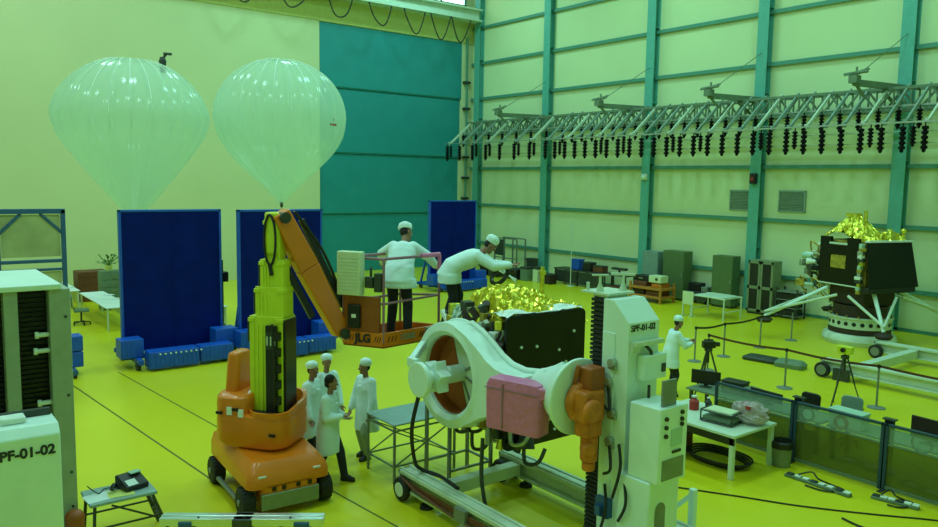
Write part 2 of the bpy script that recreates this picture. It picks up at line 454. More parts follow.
tp(lambda b: b.bar((T0, TY-1.86, 7.0), (T1, TY-1.86, 7.0), .05), 'tip_rail', 'steel')
tp(lambda b: b.bar((T0, TY-.78, 7.62), (T1, TY-.78, 7.62), .05), 'inner_rail', 'steel')
for z, y in ((6.75, TY-1.75), (6.4, TY-1.75), (7.2, TY-.7)):
    tp(lambda b: b.tube([(T0, y, z), (T1, y, z-.03)], .012, 5), 'wire', 'steel')
# the bracket arms that carry the truss
for cx in (-29.75, -23.0, -17.47, -12.05):
    def br(b):
        b.bar((cx, YN-.3, 8.36), (cx-.25, YN-3.3, 8.30), .14, .2)
        b.bar((cx, YN-.3, 7.5), (cx-.15, YN-1.6, 8.2), .08)
        b.tube([(cx, YN-.3, 10.2), (cx-.25, YN-3.2, 8.5)], .015, 5)
        b.box((cx-.38, YN-3.45, 8.28), (cx-.12, YN-3.15, 8.52)); b.cyl((cx-.6, YN-3.3, 8.58), (cx+.15, YN-3.3, 8.62), .05)
        b.bar((cx-.5, YN-3.5, 8.52), (cx+.1, YN-3.1, 8.72), .06); b.bar((cx-.25, YN-3.3, 8.3), (cx-.2, YN-2.7, 7.9), .07); b.bar((cx-.25, YN-3.2, 8.5), (cx-.25, YN-3.2, 8.8), .05)
    tp(br, 'bracket', 'green_grey')
def weight_mb(L, r):
    b = MB(); b.cyl((0, 0, .0), (0, 0, -.12), .02, n=6)
    prof = [(.02, -.1)]
    n = 5
    for k in range(n):
        z = -.12-L*k/n; prof += [(r, z), (r, z-L/n*.55), (r*.6, z-L/n*.6), (r*.6, z-L/n*.95)]
    prof += [(r*.5, -.14-L), (0.0, -.18-L)]
    b.lathe(prof, n=10); return b
wa = weight_mb(.74, .10); wc = weight_mb(.56, .085)
first = {}
for k, x in enumerate(ARM):
    for key, mb, y, z, lab, gp in (('a', wa, TY-1.88, 6.97, 'black ribbed weight hanging from the lower arm tip of the overhead truss', 'ribbed weights on the outer arm tips'),
                                   ('c', wc, TY-.78, 7.595, 'black ribbed weight hanging close under the overhead truss, inner row', 'ribbed weights in the inner row'),
                                   ('d', wc, TY-1.86, 6.97, 'smaller black ribbed weight beside the arm tips of the truss', 'small ribbed weights beside the arm tips')):
        if (key == 'd' and k % 3 == 1) or (key == 'd' and x > -27 and k % 2): continue
        lc = (x+(.3 if key == 'd' else 0), y, z)
        if key not in first:
            o = mb.build('hanging_weight', 'weight_black'); first[key] = o
        else:
            o = first[key].copy(); COL.objects.link(o)
        o.location = lc; tag(o, lab, 'weight', gp)

# ================================================================== BLUE PANEL STANDS
def blue_stand(wid, label):
    t = thing('panel_stand', label, 'panel', (0, 0, 0), 0, None)
    b = MB(); b.box((-.06, 0, .34), (.06, wid, 4.05))
    for k in range(1, 6): b.box((.06, .05, .34+.62*k-.006), (.064, wid-.05, .34+.62*k+.006))
    b.box((.06, wid/2-.006, .4), (.064, wid/2+.006, 4.0))
    b.build('board', 'blue_panel', t, smooth=False)
    b = MB()
    for y in (-.03, wid-.03): b.box((-.08, y, .2), (.08, y+.06, 4.08))
    b.box((-.08, -.03, 4.02), (.08, wid+.03, 4.08))
    b.build('edge_frame', 'blue_steel', t, .008)
    b = MB()
    for y in (.15, wid-.25): b.box((-1.0, y, .16), (.95, y+.12, .30)); b.bar((-.95, y+.06, .3), (-.08, y+.06, 2.6), .08)
    b.box((.1, -.1, .18), (.22, wid+.1, .30)); b.box((-1, 0, .18), (-.9, wid, .3))
    b.build('base_frame', 'blue_steel', t, .01)
    for (x0, y0, x1, y1, z0, z1) in ((.10, -.20, .62, .36, .30, .78), (.10, wid-.36, .62, wid+.26, .30, .82), (.64, .36, 1.12, wid*.62, .07, .50), (.64, wid*.64, 1.08, wid-.05, .09, .50)):
        b = MB(); b.box((x0, y0, z0), (x1, y1, z1))
        n = max(3, int((y1-y0)/.11))
        for k in range(n): yy = y0+(y1-y0)*(k+.5)/n; b.box((x1, yy-.022, z0+.04), (x1+.02, yy+.022, z1-.03))
        b.build('counterweight', 'blue_steel', t, .02)
    b = MB()
    for k in range(9): yy = .62+k*.13; b.cyl((1.1, yy, .44), (1.145, yy, .44), .022, n=8)
    b.build('rivet_row', 'white_ptfe', t)
    for x in (-.9, .72):
        for y in (.18, wid-.2):
            b = MB(); b.cyl((x, y-.05, .09), (x, y+.05, .09), .088, n=16); b.box((x-.05, y-.07, .1), (x+.05, y+.07, .19)); b.build('caster', 'dark_metal', t)
    return t
p1 = blue_stand(2.6, 'tall dark blue panel stand in the open, left of the orange lift'); p1.location = (-21.15, 5.02, 0)
p2 = blue_stand(2.48, 'tall dark blue panel stand directly behind the lift mast'); p2.location = (-20.6, 7.95, 0)
p3 = dup(p1, (-28.5, 19.85, 0), 0, 'far dark blue panel stand behind the two people working up high')
for p in (p1, p2, p3): p['group'] = 'dark blue panel stands'
# blue frame with plastic sheet at the left edge
t = thing('sheeted_frame', 'blue steel frame hung with clear plastic sheet at the left edge', 'frame', (-21.2, 2.0, 0))
Y0 = -2.0
b = MB()
for y in (-4.2, 0.27, 1.68): b.box((-.06, y, .15), (.06, y+.1, 4.1))
b.box((-.06, -4.2, 4.0), (.06, 1.78, 4.12)); b.box((-.05, -4.2, 2.80), (.05, 1.78, 2.88)); b.box((-.05, -4.2, 2.60), (.05, 1.78, 2.66))
for y, sg in ((.32, 1), (.32, -1), (1.73, -1)): b.bar((0, y, 3.5), (0, y+.5*sg, 4.0), .07)
b.box((-.9, 1.68, .1), (.9, 1.78, .22)); b.box((-.9, .27, .1), (.9, .37, .22))
b.build('frame', 'bluegrey_steel', t, .008)
b = MB(); b.box((-.02, -4.1, 2.95), (0, .27, 3.98)); b.box((-.02, .39, 2.95), (0, 1.66, 3.98)); b.box((-.02, .39, .4), (0, 1.66, 2.58)); b.build('sheet', 'plastic_sheet', t)
for z in (.22, .62): MB().box((.1, 1.62, z), (.55, 1.98, z+.38)).build('counterweight', 'blue_steel', t, .02)
for x in (-.8, .75): MB().cyl((x, 1.7, .055), (x, 1.78, .055), .054).build('caster', 'dark_metal', t)

# ================================================================== BALLOONS
def balloon(loc, label, Rr, seed, valve=None, mark=False):
    # loc is the widest-circle centre
    t = thing('film_balloon', label, 'balloon', (loc[0], loc[1], 0), 0, 'white film balloons'); cz = loc[2]
    prof = []
    if mark:
        for k in range(15):
            a = k/14*PI/2; prof.append((Rr*math.sin(a)**.95 if k else .06*Rr, .87*Rr*math.cos(a) if k < 14 else 0))
        low = [(.985, -.14), (.95, -.28), (.89, -.41), (.81, -.53), (.70, -.66), (.56, -.80), (.42, -.93), (.28, -1.05), (.17, -1.17), (.08, -1.26), (.022, -1.33)]
    else:
        prof = [(r*Rr, z*Rr) for r, z in ((.06, .735), (.2, .735), (.34, .72), (.46, .675), (.58, .61), (.70, .52), (.80, .42), (.89, .30), (.955, .17), (.99, .05), (1, -.02))]
        low = [(.985, -.12), (.945, -.24), (.88, -.36), (.79, -.49), (.68, -.63), (.56, -.79), (.44, -.94), (.32, -1.09), (.20, -1.24), (.09, -1.37), (.022, -1.45)]
    zb = low[-1][1]
    prof += [(r*Rr, z*Rr) for r, z in low]
    NG = 24
    b = MB(); b.lathe(prof, (0, 0, cz), NG*6, mod=lambda a, z: 1-.018*(1-abs(math.sin(a*NG/2)))**2.2-.004*math.sin(9*a+z*3+seed))
    e = b.build('envelope', 'balloon_film', t)
    b = MB()
    for g in range(NG):
        a = 2*PI*g/NG
        b.tube([(r*.975*math.cos(a), r*.975*math.sin(a), cz+z) for r, z in prof if z > -.25*Rr], .012*Rr/2.2, 5)
    b.build('seam_tape', 'white_ptfe', e)
    zt = cz+zb*Rr
    b = MB(); b.cyl((0, 0, zt-.12), (0, 0, zt+.06), .05, n=10); b.tube([(0, 0, zt-.1), (.02, 0, zt*.5), (0, 0, .3)], .012, 6); b.build('tether', 'dark_metal', t)
    MB().cyl((0, 0, 0), (0, 0, .3), .3, .26, n=20).build('anchor_weight', 'dark_metal', t, .02)
    if valve:
        x, y, z = valve[0]-loc[0], valve[1]-loc[1], valve[2]
        b = MB(); b.cyl((x, y, z-.35), (x, y, z), .07, .11, 10); b.cyl((x, y, z), (x, y, z+.10), .10, .07, 10)
        b.bar((x, y, z+.05), (x+.06, y+.1, z+.2), .06); b.box((x+.0, y+.02, z+.17), (x+.12, y+.24, z+.23)); b.build('valve', 'dark_metal', t)
    if mark:
        b = MB()
        r = Rr*.985
        for aa in (.40, .46, .52): b.cbox((r*math.cos(aa), r*math.sin(aa), cz-.28), (.02, .08, .06), aa)
        b.cbox((r*math.cos(.46), r*math.sin(.46), cz-.12), (.02, .05, .05), .46); b.build('marking', 'red_plastic', t)
    return t
balloon((-24.0, 6.14, 6.70), 'larger white film balloon floating over the left blue panel stand', 2.14, 0, (-24.0, 7.04, 8.36))
balloon((-24.0, 10.75, 6.95), 'smaller white film balloon floating above the lift mast, before the teal door', 2.12, 3, None, True)

# ================================================================== ORANGE MAST LIFT
LX, LY = -11.25, 4.78
lift = thing('mast_lift', 'orange mast lift with lime telescopic mast and a raised work basket', 'lift', (LX, LY, 0), math.radians(-4))
L = lambda: MB()
b = L()
sec = [(-1.0, .30, .62), (.62, .30, .62)]
b.loft([[(x, y, .15) for x, y in rr(-1.0, -.42, .90, .42, .08)], [(x, y, .24) for x, y in rr(-1.02, -.44, .96, .44, .08)], [(x, y, .48) for x, y in rr(-1.02, -.44, .96, .44, .08)]])
hull = rr(-1.04, -.64, .96, .64, .13)
b.loft([[(x, y, .45) for x, y in hull], [(x, y, .66+(-.10 if x > .4 else 0)) for x, y in hull], [(x*.96, y*.95, .80+(-.13 if x > .4 else 0)) for x, y in hull], [(x*.84, y*.8, .90+(-.10 if x > .4 else 0)) for x, y in hull]])
ch = b.build('chassis', 'orange_paint', lift)
b = L(); b.box((.90, -.44, .12), (.99, .44, .36)); b.build('bumper_plate', 'cabinet_beige', ch, .015)
b = L(); b.box((-.52, -.68, .14), (.46, -.62, .20)); b.build('side_rail', 'grey_metal', ch, .01)
for y in (-.42, .42): L().box((.84, y-.06, .60), (.95, y+.06, .635)).build('headlamp', 'sole_eye', ch, .01)
for y in (-.25, -.1, .12, .3): L().box((.95, y-.03, .39), (.975, y+.03, .45)).build('grille_slot', 'black_plastic', ch)
for x, y in ((.72, -.58), (.72, .58), (-.78, -.58), (-.78, .58)):
    sg = 1 if y > 0 else -1
    b = L(); b.lathe([(.10, -.1), (.185, -.1), (.212, -.075), (.215, 0), (.212, .075), (.185, .1), (.10, .1)], n=28, X=Matrix.Translation((x, y+.02*sg, .216)) @ Matrix.Rotation(PI/2, 4, 'X'))
    for k in range(20):
        a = 2*PI*k/20
        b.cbox((x+.216*math.cos(a), y+.02*sg, .218+.212*math.sin(a)), (.014, .17, .02), 0)
    wl = b.build('wheel', 'black_rubber', lift)
    b = L(); b.cyl((x, y-.07*sg, .216), (x, y+.1*sg, .216), .11, n=20); b.cyl((x, y+.1*sg, .216), (x, y+.14*sg, .216), .05, n=12); b.build('rim', 'grey_metal', wl, .01)
# turret
tr_ = math.radians(42)
TM = Matrix.Rotation(tr_, 4, 'Z') @ Matrix.Diagonal((.87, .87, 1, 1))
b = MB(T=TM)
outer = rr(-.82, -.60, .60, .60, .34, 8)
b.loft([[(x*.93, y*.93, .86) for x, y in outer], [(x*1.0, y*1.0, .94) for x, y in outer], [(x, y, 1.26) for x, y in outer], [(x*.97, y*.97, 1.34) for x, y in outer], [(x*.9, y*.9, 1.36) for x, y in outer]])
tu = b.build('turret', 'orange_paint', lift)
hump = rr(-.79, -.58, -.12, .58, .26, 8)
b = MB(T=TM); b.loft([[(x, y, 1.28) for x, y in hump], [(x, y, 1.52) for x, y in hump], [(x*.98-.01, y*.96, 1.60) for x, y in hump], [(x*.9-.05, y*.84, 1.64) for x, y in hump]]); b.build('turret_hood', 'orange_paint', tu)
b = MB(T=TM); b.loft([[(-.72, y, 1.5) for y in (-.3, .3)]+[(-.46, y, 1.5) for y in (.3, -.3)], [(-.68, y, 2.25) for y in (-.22, .22)]+[(-.44, y, 2.25) for y in (.22, -.22)]]); b.build('rear_cowl', 'orange_paint', tu, .06, seg=3)
ring_ = rr(-.16, -.60, .60, .60, .32, 6)
b = MB(T=TM); vs = []; K = len(ring_)
b.loft([[(x, y, 1.34) for x, y in ring_], [(x, y, 1.36) for x, y in ring_]])
def wall(b, pts, z0, ztop, t_):
    n = len(pts)
    for i in range(n-1):
        (x0, y0), (x1, y1) = pts[i], pts[i+1]; f = 1-t_
        b.add([(x0, y0, z0), (x1, y1, z0), (x1, y1, ztop(x1, y1)), (x0, y0, ztop(x0, y0)), (x0*f, y0*f, z0), (x1*f, y1*f, z0), (x1*f, y1*f, ztop(x1, y1)), (x0*f, y0*f, ztop(x0, y0))],
              [(0, 1, 2, 3), (5, 4, 7, 6), (3, 2, 6, 7), (0, 4, 5, 1), (0, 3, 7, 4), (1, 5, 6, 2)])
b = MB(T=TM); wall(b, [p for p in ring_ if True]+[ring_[0]], 1.34, lambda x, y: 1.42+(.26*max(0, y) if y > 0 else 0), .10); b.build('turret_rim', 'orange_paint', tu)
b = MB(T=TM); b.loft([[(x*.86, y*.86, 1.36) for x, y in ring_], [(x*.86, y*.86, 1.375) for x, y in ring_]]); b.build('turret_well', 'brown_black', tu)
b = MB(T=TM)
for x, z in ((-.42, 1.42), (-.2, 1.40)): MB(T=TM).box((x-.05, -.605, z-.06), (x+.05, -.585, z+.06)).build('sticker', 'paper', tu)
for x, z in ((-.30, 1.45), (-.62, 1.38), (.40, 1.1)): MB(T=TM).box((x-.06, -.612, z-.02), (x+.06, -.58, z+.02)).build('latch', 'black_plastic', tu)
# mast sections (nested, telescoped up)
secs = [(-.22, .42, .46, 1.2, 2.85), (-.12, .42, .38, 1.3, 3.30), (-.04, .40, .31, 1.5, 3.72), (.03, .32, .24, 1.7, 4.34)]
for k, (x0, x1, dp, z0, z1) in enumerate(secs):
    b = MB(T=TM); wd = x1-x0
    b.box((x0, -dp/2, z0), (x1, dp/2, z1))
    b.box((x0-.02, -dp/2-.02, z1-.09), (x0+.10, dp/2+.02, z1-.03)); b.box((x1-.12, -dp/2-.02, z1-.09), (x1+.01, dp/2+.02, z1-.03))
    for g in (.14, .26, .40): b.box((x0+wd*g-.012, -dp/2-.016, z0), (x0+wd*g+.012, -dp/2, z1-.1))
    ms = b.build('mast_section', 'lime_paint', lift, .008)
    if k == 3: continue
    b = MB(T=TM); b.box((x0-.05, -dp/2+.02, z1-.42), (x0, dp/2-.02, z1-.08)); b.build('guide_shoe', 'dark_metal', ms)
b = MB(T=TM); b.box((.13, -.30, 1.37), (.33, -.232, 2.72))
for z in (1.5, 1.75, 2.0, 2.25, 2.5): b.box((.30, -.33, z), (.40, -.24, z+.13))
b.box((.42, -.2, 1.37), (.47, .2, 2.8)); b.tube([(.30, -.33, 1.4), (.32, -.34, 2.2), (.26, -.30, 2.75)], .025, 6); b.build('chain_cover', 'black_plastic', lift)
b = MB(T=TM); b.box((.14, -.312, 2.36), (.34, -.30, 2.62)); b.build('data_plate', 'dark_metal', lift)
for k in range(3): MB(T=TM).bar((.17+.07*k, -.315, 2.42), (.17+.07*k, -.315, 2.56), .025, .006, (0, 1, 0)).build('plate_mark', 'white_dull', lift)
b = MB(T=TM); b.box((.05, -.16, 3.80), (.30, .16, 4.44)); b.build('mast_head', 'lime_paint', lift, .03)
lp = [(.17+.11*math.cos(a), -.18, 4.02+.38*math.sin(a)) for a in [2*PI*k/24 for k in range(24)]]
b = MB(T=TM); b.tube(lp, .022, 6, closed=True); b.tube([(.16, -.18, 3.66), (.20, -.18, 3.48)], .035, 6); b.build('hose_loop', 'black_rubber', lift)
# basket geometry, world -> lift local
RI = (Matrix.Translation((LX, LY, 0)) @ Matrix.Rotation(math.radians(-4), 4, 'Z')).inverted()
def wl_(): return MB(T=RI)
P1, P2, P3, P4 = [Vector(p) for p in ((-11.0, 5.98, 2.35), (-10.38, 6.36, 2.35), (-10.55, 7.56, 2.35), (-11.2, 7.2, 2.35))]
up = Vector((0, 0, 1))
hd = TM @ Vector((.1, 0, 4.3)); hd = Matrix.Translation((LX, LY, 0)) @ Matrix.Rotation(math.radians(-4), 4, 'Z') @ hd
hd = Vector((-11.06, 4.94, 4.36)); ft = P1+Vector((-.06, -.02, .12))
b = wl_()
d = (ft-hd).normalized(); sd = d.cross(up).normalized(); nn = sd.cross(d)
def quadbeam(b, p, q, w0, h0, w1, h1):
    b.loft([[p+sd*x*w0/2+nn*y*h0/2 for x, y in ((-1, -1), (1, -1), (1, 1), (-1, 1))], [q+sd*x*w1/2+nn*y*h1/2 for x, y in ((-1, -1), (1, -1), (1, 1), (-1, 1))]])
quadbeam(b, hd-d*.08, hd+d*.9, .26, .28, .26, .34); quadbeam(b, hd+d*.9, ft, .26, .34, .24, .26)
bo = b.build('boom', 'orange_paint', lift, .02)
b = wl_(); o1 = -nn*.30
b.bar(hd+o1+d*.62, ft+o1-d*.5, .07, .10); b.bar(hd+nn*.28+d*.2, ft+nn*.24-d*.35, .07, .09); b.tube(smooth_path([hd+nn*.2+sd*.1, hd+d*.8+nn*.36, hd+d*1.6+nn*.3, ft+nn*.2]), .025, 6)
b.build('link_bar', 'black_plastic', lift)
for q_ in (hd, ft): wl_().cyl(q_-sd*.19, q_+sd*.19, .085, n=16).build('pivot_pin', 'dark_metal', lift)
b = wl_(); cn = [P1, P2, P3, P4]
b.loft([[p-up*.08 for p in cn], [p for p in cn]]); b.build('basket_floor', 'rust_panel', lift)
b = wl_()
for a, c in ((P1, P2), (P2, P3), (P3, P4), (P4, P1)):
    b.bar(a+up*.06, c+up*.06, .05, .22)
quadbeam(b, ft-d*.1, P1+Vector((.04, .06, .0)), .2, .18, .18, .12)
tb = b.build('toe_board', 'orange_paint', lift, .006)
b = wl_()
nrm = (P3-P2).cross(up).normalized()
for k in range(9):
    a = P2+(P3-P2)*(.62+.04*k)+nrm*.028; b.bar(a+up*.02, a+(P3-P2).normalized()*.035+up*.11, .006, .022, nrm)
n2 = (P2-P1).cross(up).normalized()
for f0 in (.12, .80):
    for k in range(3): a = P1+(P2-P1)*(f0+.06*k)+n2*.028; b.bar(a+up*.02, a+(P2-P1).normalized()*.03+up*.11, .006, .022, n2)
for k in range(3): a = P2+(P3-P2)*(.06+.06*k)+nrm*.028; b.bar(a+up*.02, a+(P3-P2).normalized()*.035+up*.11, .006, .022, nrm)
b.build('hazard_stripe', 'letter_dark', tb)
X = RI @ frameX(P1+(P2-P1)*.52+n2*.045+up*.065, (P2-P1), up); text('JLG', .19, X, 'letter_dark', tb)
X = RI @ frameX(P2+(P3-P2)*.40+nrm*.030+up*.065, (P3-P2), up); text('1230E', .13, X, 'steel', tb)
def railpost(p, m='mauve_paint'):
    b = wl_(); b.cyl(p, p+up*1.36, .022, n=8); b.build('rail_post', m, lift)
mid = P4
for p in (P1, P2, P3, P4): railpost(p)
b = wl_(); b.tube([p+up*1.36 for p in (P1, P2, P2+(P3-P2)*.85, P3+(P4-P3)*.06, P4)], .024, 8, closed=True); b.tube([P2+up*.64, P3+up*.68], .02, 8); b.tube([P3+up*.68, P4+up*.64, P1+up*.64, P2+up*.64], .02, 8); b.build('guard_rail', 'mauve_paint', lift)
b = wl_(); a, c = P2+(P3-P2)*.66+up*1.37, P3+up*1.37; b.cyl(a, c, .04, n=10); b.cyl(P3+up*1.36, P3+up*1.05, .034, n=10); b.build('rail_padding', 'pink_wrap', lift)
# control panel side: orange lower panel, document box above
e12 = (P2-P1).normalized()
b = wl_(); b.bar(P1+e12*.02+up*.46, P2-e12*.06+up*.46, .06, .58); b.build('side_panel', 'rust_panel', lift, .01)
b = wl_(); b.bar(P1+e12*.12+n2*.06+up*.42, P1+e12*.34+n2*.06+up*.42, .06, .38); cb = b.build('control_box', 'black_plastic', lift, .015)
b = wl_(); b.bar(P1+e12*.20+n2*.095+up*.43, P1+e12*.28+n2*.095+up*.43, .006, .06); b.build('sticker', 'paper', cb)
b = wl_(); b.bar(P1-e12*.02+n2*.10+up*1.12, P1+e12*.40+n2*.10+up*1.12, .16, .70); mb_ = b.build('manual_box', 'cream_box', lift, .015)
b = wl_()
for k in range(10): a = P1+e12*.02+n2*.185+up*(.87+.055*k); b.bar(a, a+e12*.34, .004, .012)
b.build('louvre', 'white_dull', mb_)
b = wl_(); b.bar(P1+e12*.42+n2*.02+up*.98, P1+e12*.56+n2*.02+up*.98, .1, .18); b.cyl(P1+e12*.5+up*1.05, P1+e12*.5+up*1.22, .02); b.bar(P1+e12*.58+up*.98, P1+e12*.70+up*.98, .12, .30); b.build('joystick_panel', 'dark_metal', lift, .01)

# ================================================================== INTEGRATION RIG (white yoke fixture)
OR = (-8.0, 7.3, 0)
rig = thing('rotation_fixture', 'large white rotating fixture with ring yoke and control tower on long steel beams', 'machine', OR)
def rp(f, name, m, parent=None, **k): b = MB(OR); f(b); return b.build(name, m, parent or rig, **k)
def beam_(Yb, x0, x1):
    def f(b):
        b.box((x0, Yb-.13, .40), (x1, Yb+.13, .46)); b.box((x0, Yb-.13, .16), (x1, Yb+.13, .20)); b.box((x0, Yb-.03, .2), (x1, Yb+.03, .4))
        b.box((x0, Yb-.13, .16), (x0+.04, Yb+.13, .46)); b.box((x0, Yb-.10, .46), (x1, Yb-.06, .485)); b.box((x0, Yb+.06, .46), (x1, Yb+.10, .485))
    return rp(f, 'base_beam', 'white_dull', bevel=.006)
bm1 = beam_(6.45, -9.85, -5.0); bm2 = beam_(8.25, -9.55, -4.6)
rp(lambda b: (b.box((-9.6, 6.30, .26), (-5.0, 6.33, .34)), b.tube([(-9.7, 6.28, .38), (-9.3, 6.27, .30), (-8.4, 6.27, .24), (-7.0, 6.27, .22)], .02, 6)), 'cable_tray', 'brown_wood', bm1)
for x0_, x1_ in ((-7.2, -6.95), (-8.3, -8.05)): rp(lambda b: b.box((x0_, 6.25, .22), (x1_, 6.32, .41)), 'clamp', 'grey_metal', bm1)
for x0_, x1_ in ((-9.2, -9.0), (-6.3, -5.9)): rp(lambda b: b.box((x0_, 6.58, .21), (x1_, 8.12, .40)), 'cross_beam', 'white_dull', bevel=.008)
for x, y in ((-9.7, 6.45), (-9.40, 8.2), (-5.4, 6.45), (-5.2, 8.2)):
    def f(b):
        b.lathe([(.08, -.05), (.17, -.05), (.19, -.02), (.19, .02), (.17, .05), (.08, .05)], n=24, X=Matrix.Translation((x, y+sy_, .192)) @ Matrix.Rotation(PI/2, 4, 'X'))
    for sy_ in (-.16, .16):
        cs = rp(f, 'caster', 'black_rubber')
        rp(lambda b: (b.cyl((x, y+sy_-.06, .192), (x, y+sy_+.06, .192), .11, n=18),), 'hub', 'white_ptfe', cs)
for x, y in ((-9.25, 6.45), (-9.0, 8.25), (-5.8, 6.45), (-5.7, 8.25)):
    rp(lambda b: (b.cyl((x, y, 0), (x, y, .05), .11, .10, 14), b.cyl((x, y, .05), (x, y, .2), .035, n=10)), 'levelling_foot', 'black_rubber')
# yoke plate with ring (XZ outline extruded along Y)
RC = (-8.90, 2.13); RO = .78; RIN = .585
YA0, YA1 = 6.5, 6.84
def yoke(b):
    n = 64; out = []; inn = []
    a0, a1 = math.radians(-38), math.radians(40)
    # outer: ring arc then neck
    neck_top = [(-8.70, 2.884), (-8.45, 2.80), (-8.2, 2.67), (-7.98, 2.53), (-7.78, 2.45), (-7.5, 2.42), (-7.2, 2.46), (-6.95, 2.56), (-6.8, 2.64)]
    neck_bot = [(-6.8, 1.98), (-7.1, 1.88), (-7.45, 1.86), (-7.8, 1.80), (-8.1, 1.68), (-8.35, 1.54), (-8.51, 1.455)]
    arcp = [(RC[0]+RO*math.cos(a), RC[1]+RO*math.sin(a)) for a in [math.radians(75)+(math.radians(300-75))*k/40 for k in range(41)]]
    outer = neck_top[::-1]+arcp+neck_bot[::-1]     # counter-clockwise from flange top round the ring to flange bottom
    # ring part: annulus; neck part: polygon
    seg = 72
    for y in (YA0, YA1): pass
    vo = [(RC[0]+RO*math.cos(2*PI*k/seg), RC[1]+RO*math.sin(2*PI*k/seg)) for k in range(seg)]
    vi = [(RC[0]+RIN*math.cos(2*PI*k/seg), RC[1]+RIN*math.sin(2*PI*k/seg)) for k in range(seg)]
    vm = [(RC[0]+(RIN+.07)*math.cos(2*PI*k/seg), RC[1]+(RIN+.07)*math.sin(2*PI*k/seg)) for k in range(seg)]
    loops = [(vi, YA1), (vo, YA1), (vo, YA0+.03), (vm, YA0), (vi, YA0+.06)]
    vs = [(u, y, v) for lp, y in loops for u, v in lp]; fs = []
    for i in range(5):
        j = (i+1) % 5
        for k in range(seg): fs.append((i*seg+k, i*seg+(k+1) % seg, j*seg+(k+1) % seg, j*seg+k))
    b.add(vs, fs)
    rim = [(RC[0]+(RO-.015)*math.cos(a), RC[1]+(RO-.015)*math.sin(a)) for a in [math.radians(-60)+math.radians(135)*k/24 for k in range(25)]]
    b.prism(neck_top[::-1]+rim[::-1]+neck_bot[::-1], YA0+.012, YA1-.004, 'y')
    # stiffening rib round the outside
    rib = [(p[0], YA1-.02, p[1]) for p in arcp]; b.tube(rib, .035, 8); b.tube([(x, YA1-.01, z+.03) for x, z in neck_top], .04, 8)
yk = rp(yoke, 'ring_yoke', 'white_paint', bevel=.012)
rp(lambda b: (b.lathe([(RIN-.005, 0), (RIN-.005, .24), (RIN-.025, .24), (RIN-.025, 0)], n=48, X=Matrix.Translation((RC[0], 6.62, RC[1])) @ Matrix.Rotation(-PI/2, 4, 'X'))), 'inner_sleeve', 'rust_panel', yk)
rp(lambda b: b.cyl((RC[0], 6.80, RC[1]), (RC[0], 6.83, RC[1]), RIN-.03, n=48), 'inner_disc', 'white_dull', yk)
rp(lambda b: (b.prism([(RC[0]+(RIN-.04)*math.cos(a), RC[1]+(RIN-.04)*math.sin(a)) for a in [PI*.62+PI*.98*k/20 for k in range(21)]], 6.785, 6.80, 'y')), 'brown_lining', 'rust_panel', yk)
for a_ in (.5, -.3, -1.0): rp(lambda b: b.bar((RC[0]+.14*math.cos(a_), 6.79, RC[1]+.14*math.sin(a_)), (RC[0]+.53*math.cos(a_), 6.79, RC[1]+.53*math.sin(a_)), .025, .025), 'spoke', 'grey_metal', yk)
def star(b):
    pts = []
    for k in range(12):
        a = 2*PI*k/12+.2; r = .27 if k % 2 == 0 else .17
        pts.append((RC[0]+r*math.cos(a), RC[1]+r*math.sin(a)))
    b.prism(pts, 6.26, 6.46, 'y'); b.cyl((RC[0], 6.4, RC[1]), (RC[0], 6.8, RC[1]), .13, n=20)
rp(star, 'star_knob', 'white_paint', yk, bevel=.02)
rp(lambda b: (b.cyl((RC[0], 6.02, RC[1]), (RC[0], 6.10, RC[1]), .255, n=36), b.cyl((RC[0], 6.10, RC[1]), (RC[0], 6.3, RC[1]), .10, n=16), b.box((RC[0]-.30, 6.03, RC[1]+.14), (RC[0]-.1, 6.12, RC[1]+.28)), b.bar((RC[0]-.24, 6.08, RC[1]+.22), (RC[0]-.58, 6.52, RC[1]+.36), .09, .12)), 'encoder_disc', 'white_paint', yk, bevel=.015)
rp(lambda b: (b.lathe([(.22, -.62), (.26, -.48), (.31, -.32), (.38, -.16), (.44, -.05), (.47, 0), (.47, .04), (.40, .05), (.0, .05)], n=48, X=Matrix.Translation((-6.40, 6.66, 2.38)) @ Matrix.Rotation(PI/2, 4, 'Y'))), 'flange', 'white_paint', yk, bevel=.012)
# gearbox
rp(lambda b: (b.cbox((-6.17, 6.60, 2.34), (.30, .34, .38)), b.cyl((-6.03, 6.5, 2.32), (-5.93, 6.5, 2.32), .14, n=20), b.cyl((-6.34, 6.62, 2.36), (-6.2, 6.62, 2.36), .24, n=20)), 'gearbox', 'orange_dark', bevel=.04, seg=3)
rp(lambda b: (b.cbox((-6.15, 6.62, 2.06), (.22, .26, .2)), b.cyl((-6.13, 6.62, 1.66), (-6.13, 6.62, 1.97), .105, n=18), b.cyl((-6.13, 6.56, 1.84), (-6.0, 6.5, 1.84), .085, n=14), b.cyl((-6.13, 6.62, 1.54), (-6.13, 6.62, 1.66), .08, n=14)), 'drive_motor', 'orange_dark', bevel=.025)
rp(lambda b: (b.cbox((-6.18, 6.68, 2.64), (.22, .24, .30)), b.bar((-6.32, 6.52, 2.52), (-6.24, 6.52, 2.82), .04, .06)), 'bracket', 'rust_panel', bevel=.02)
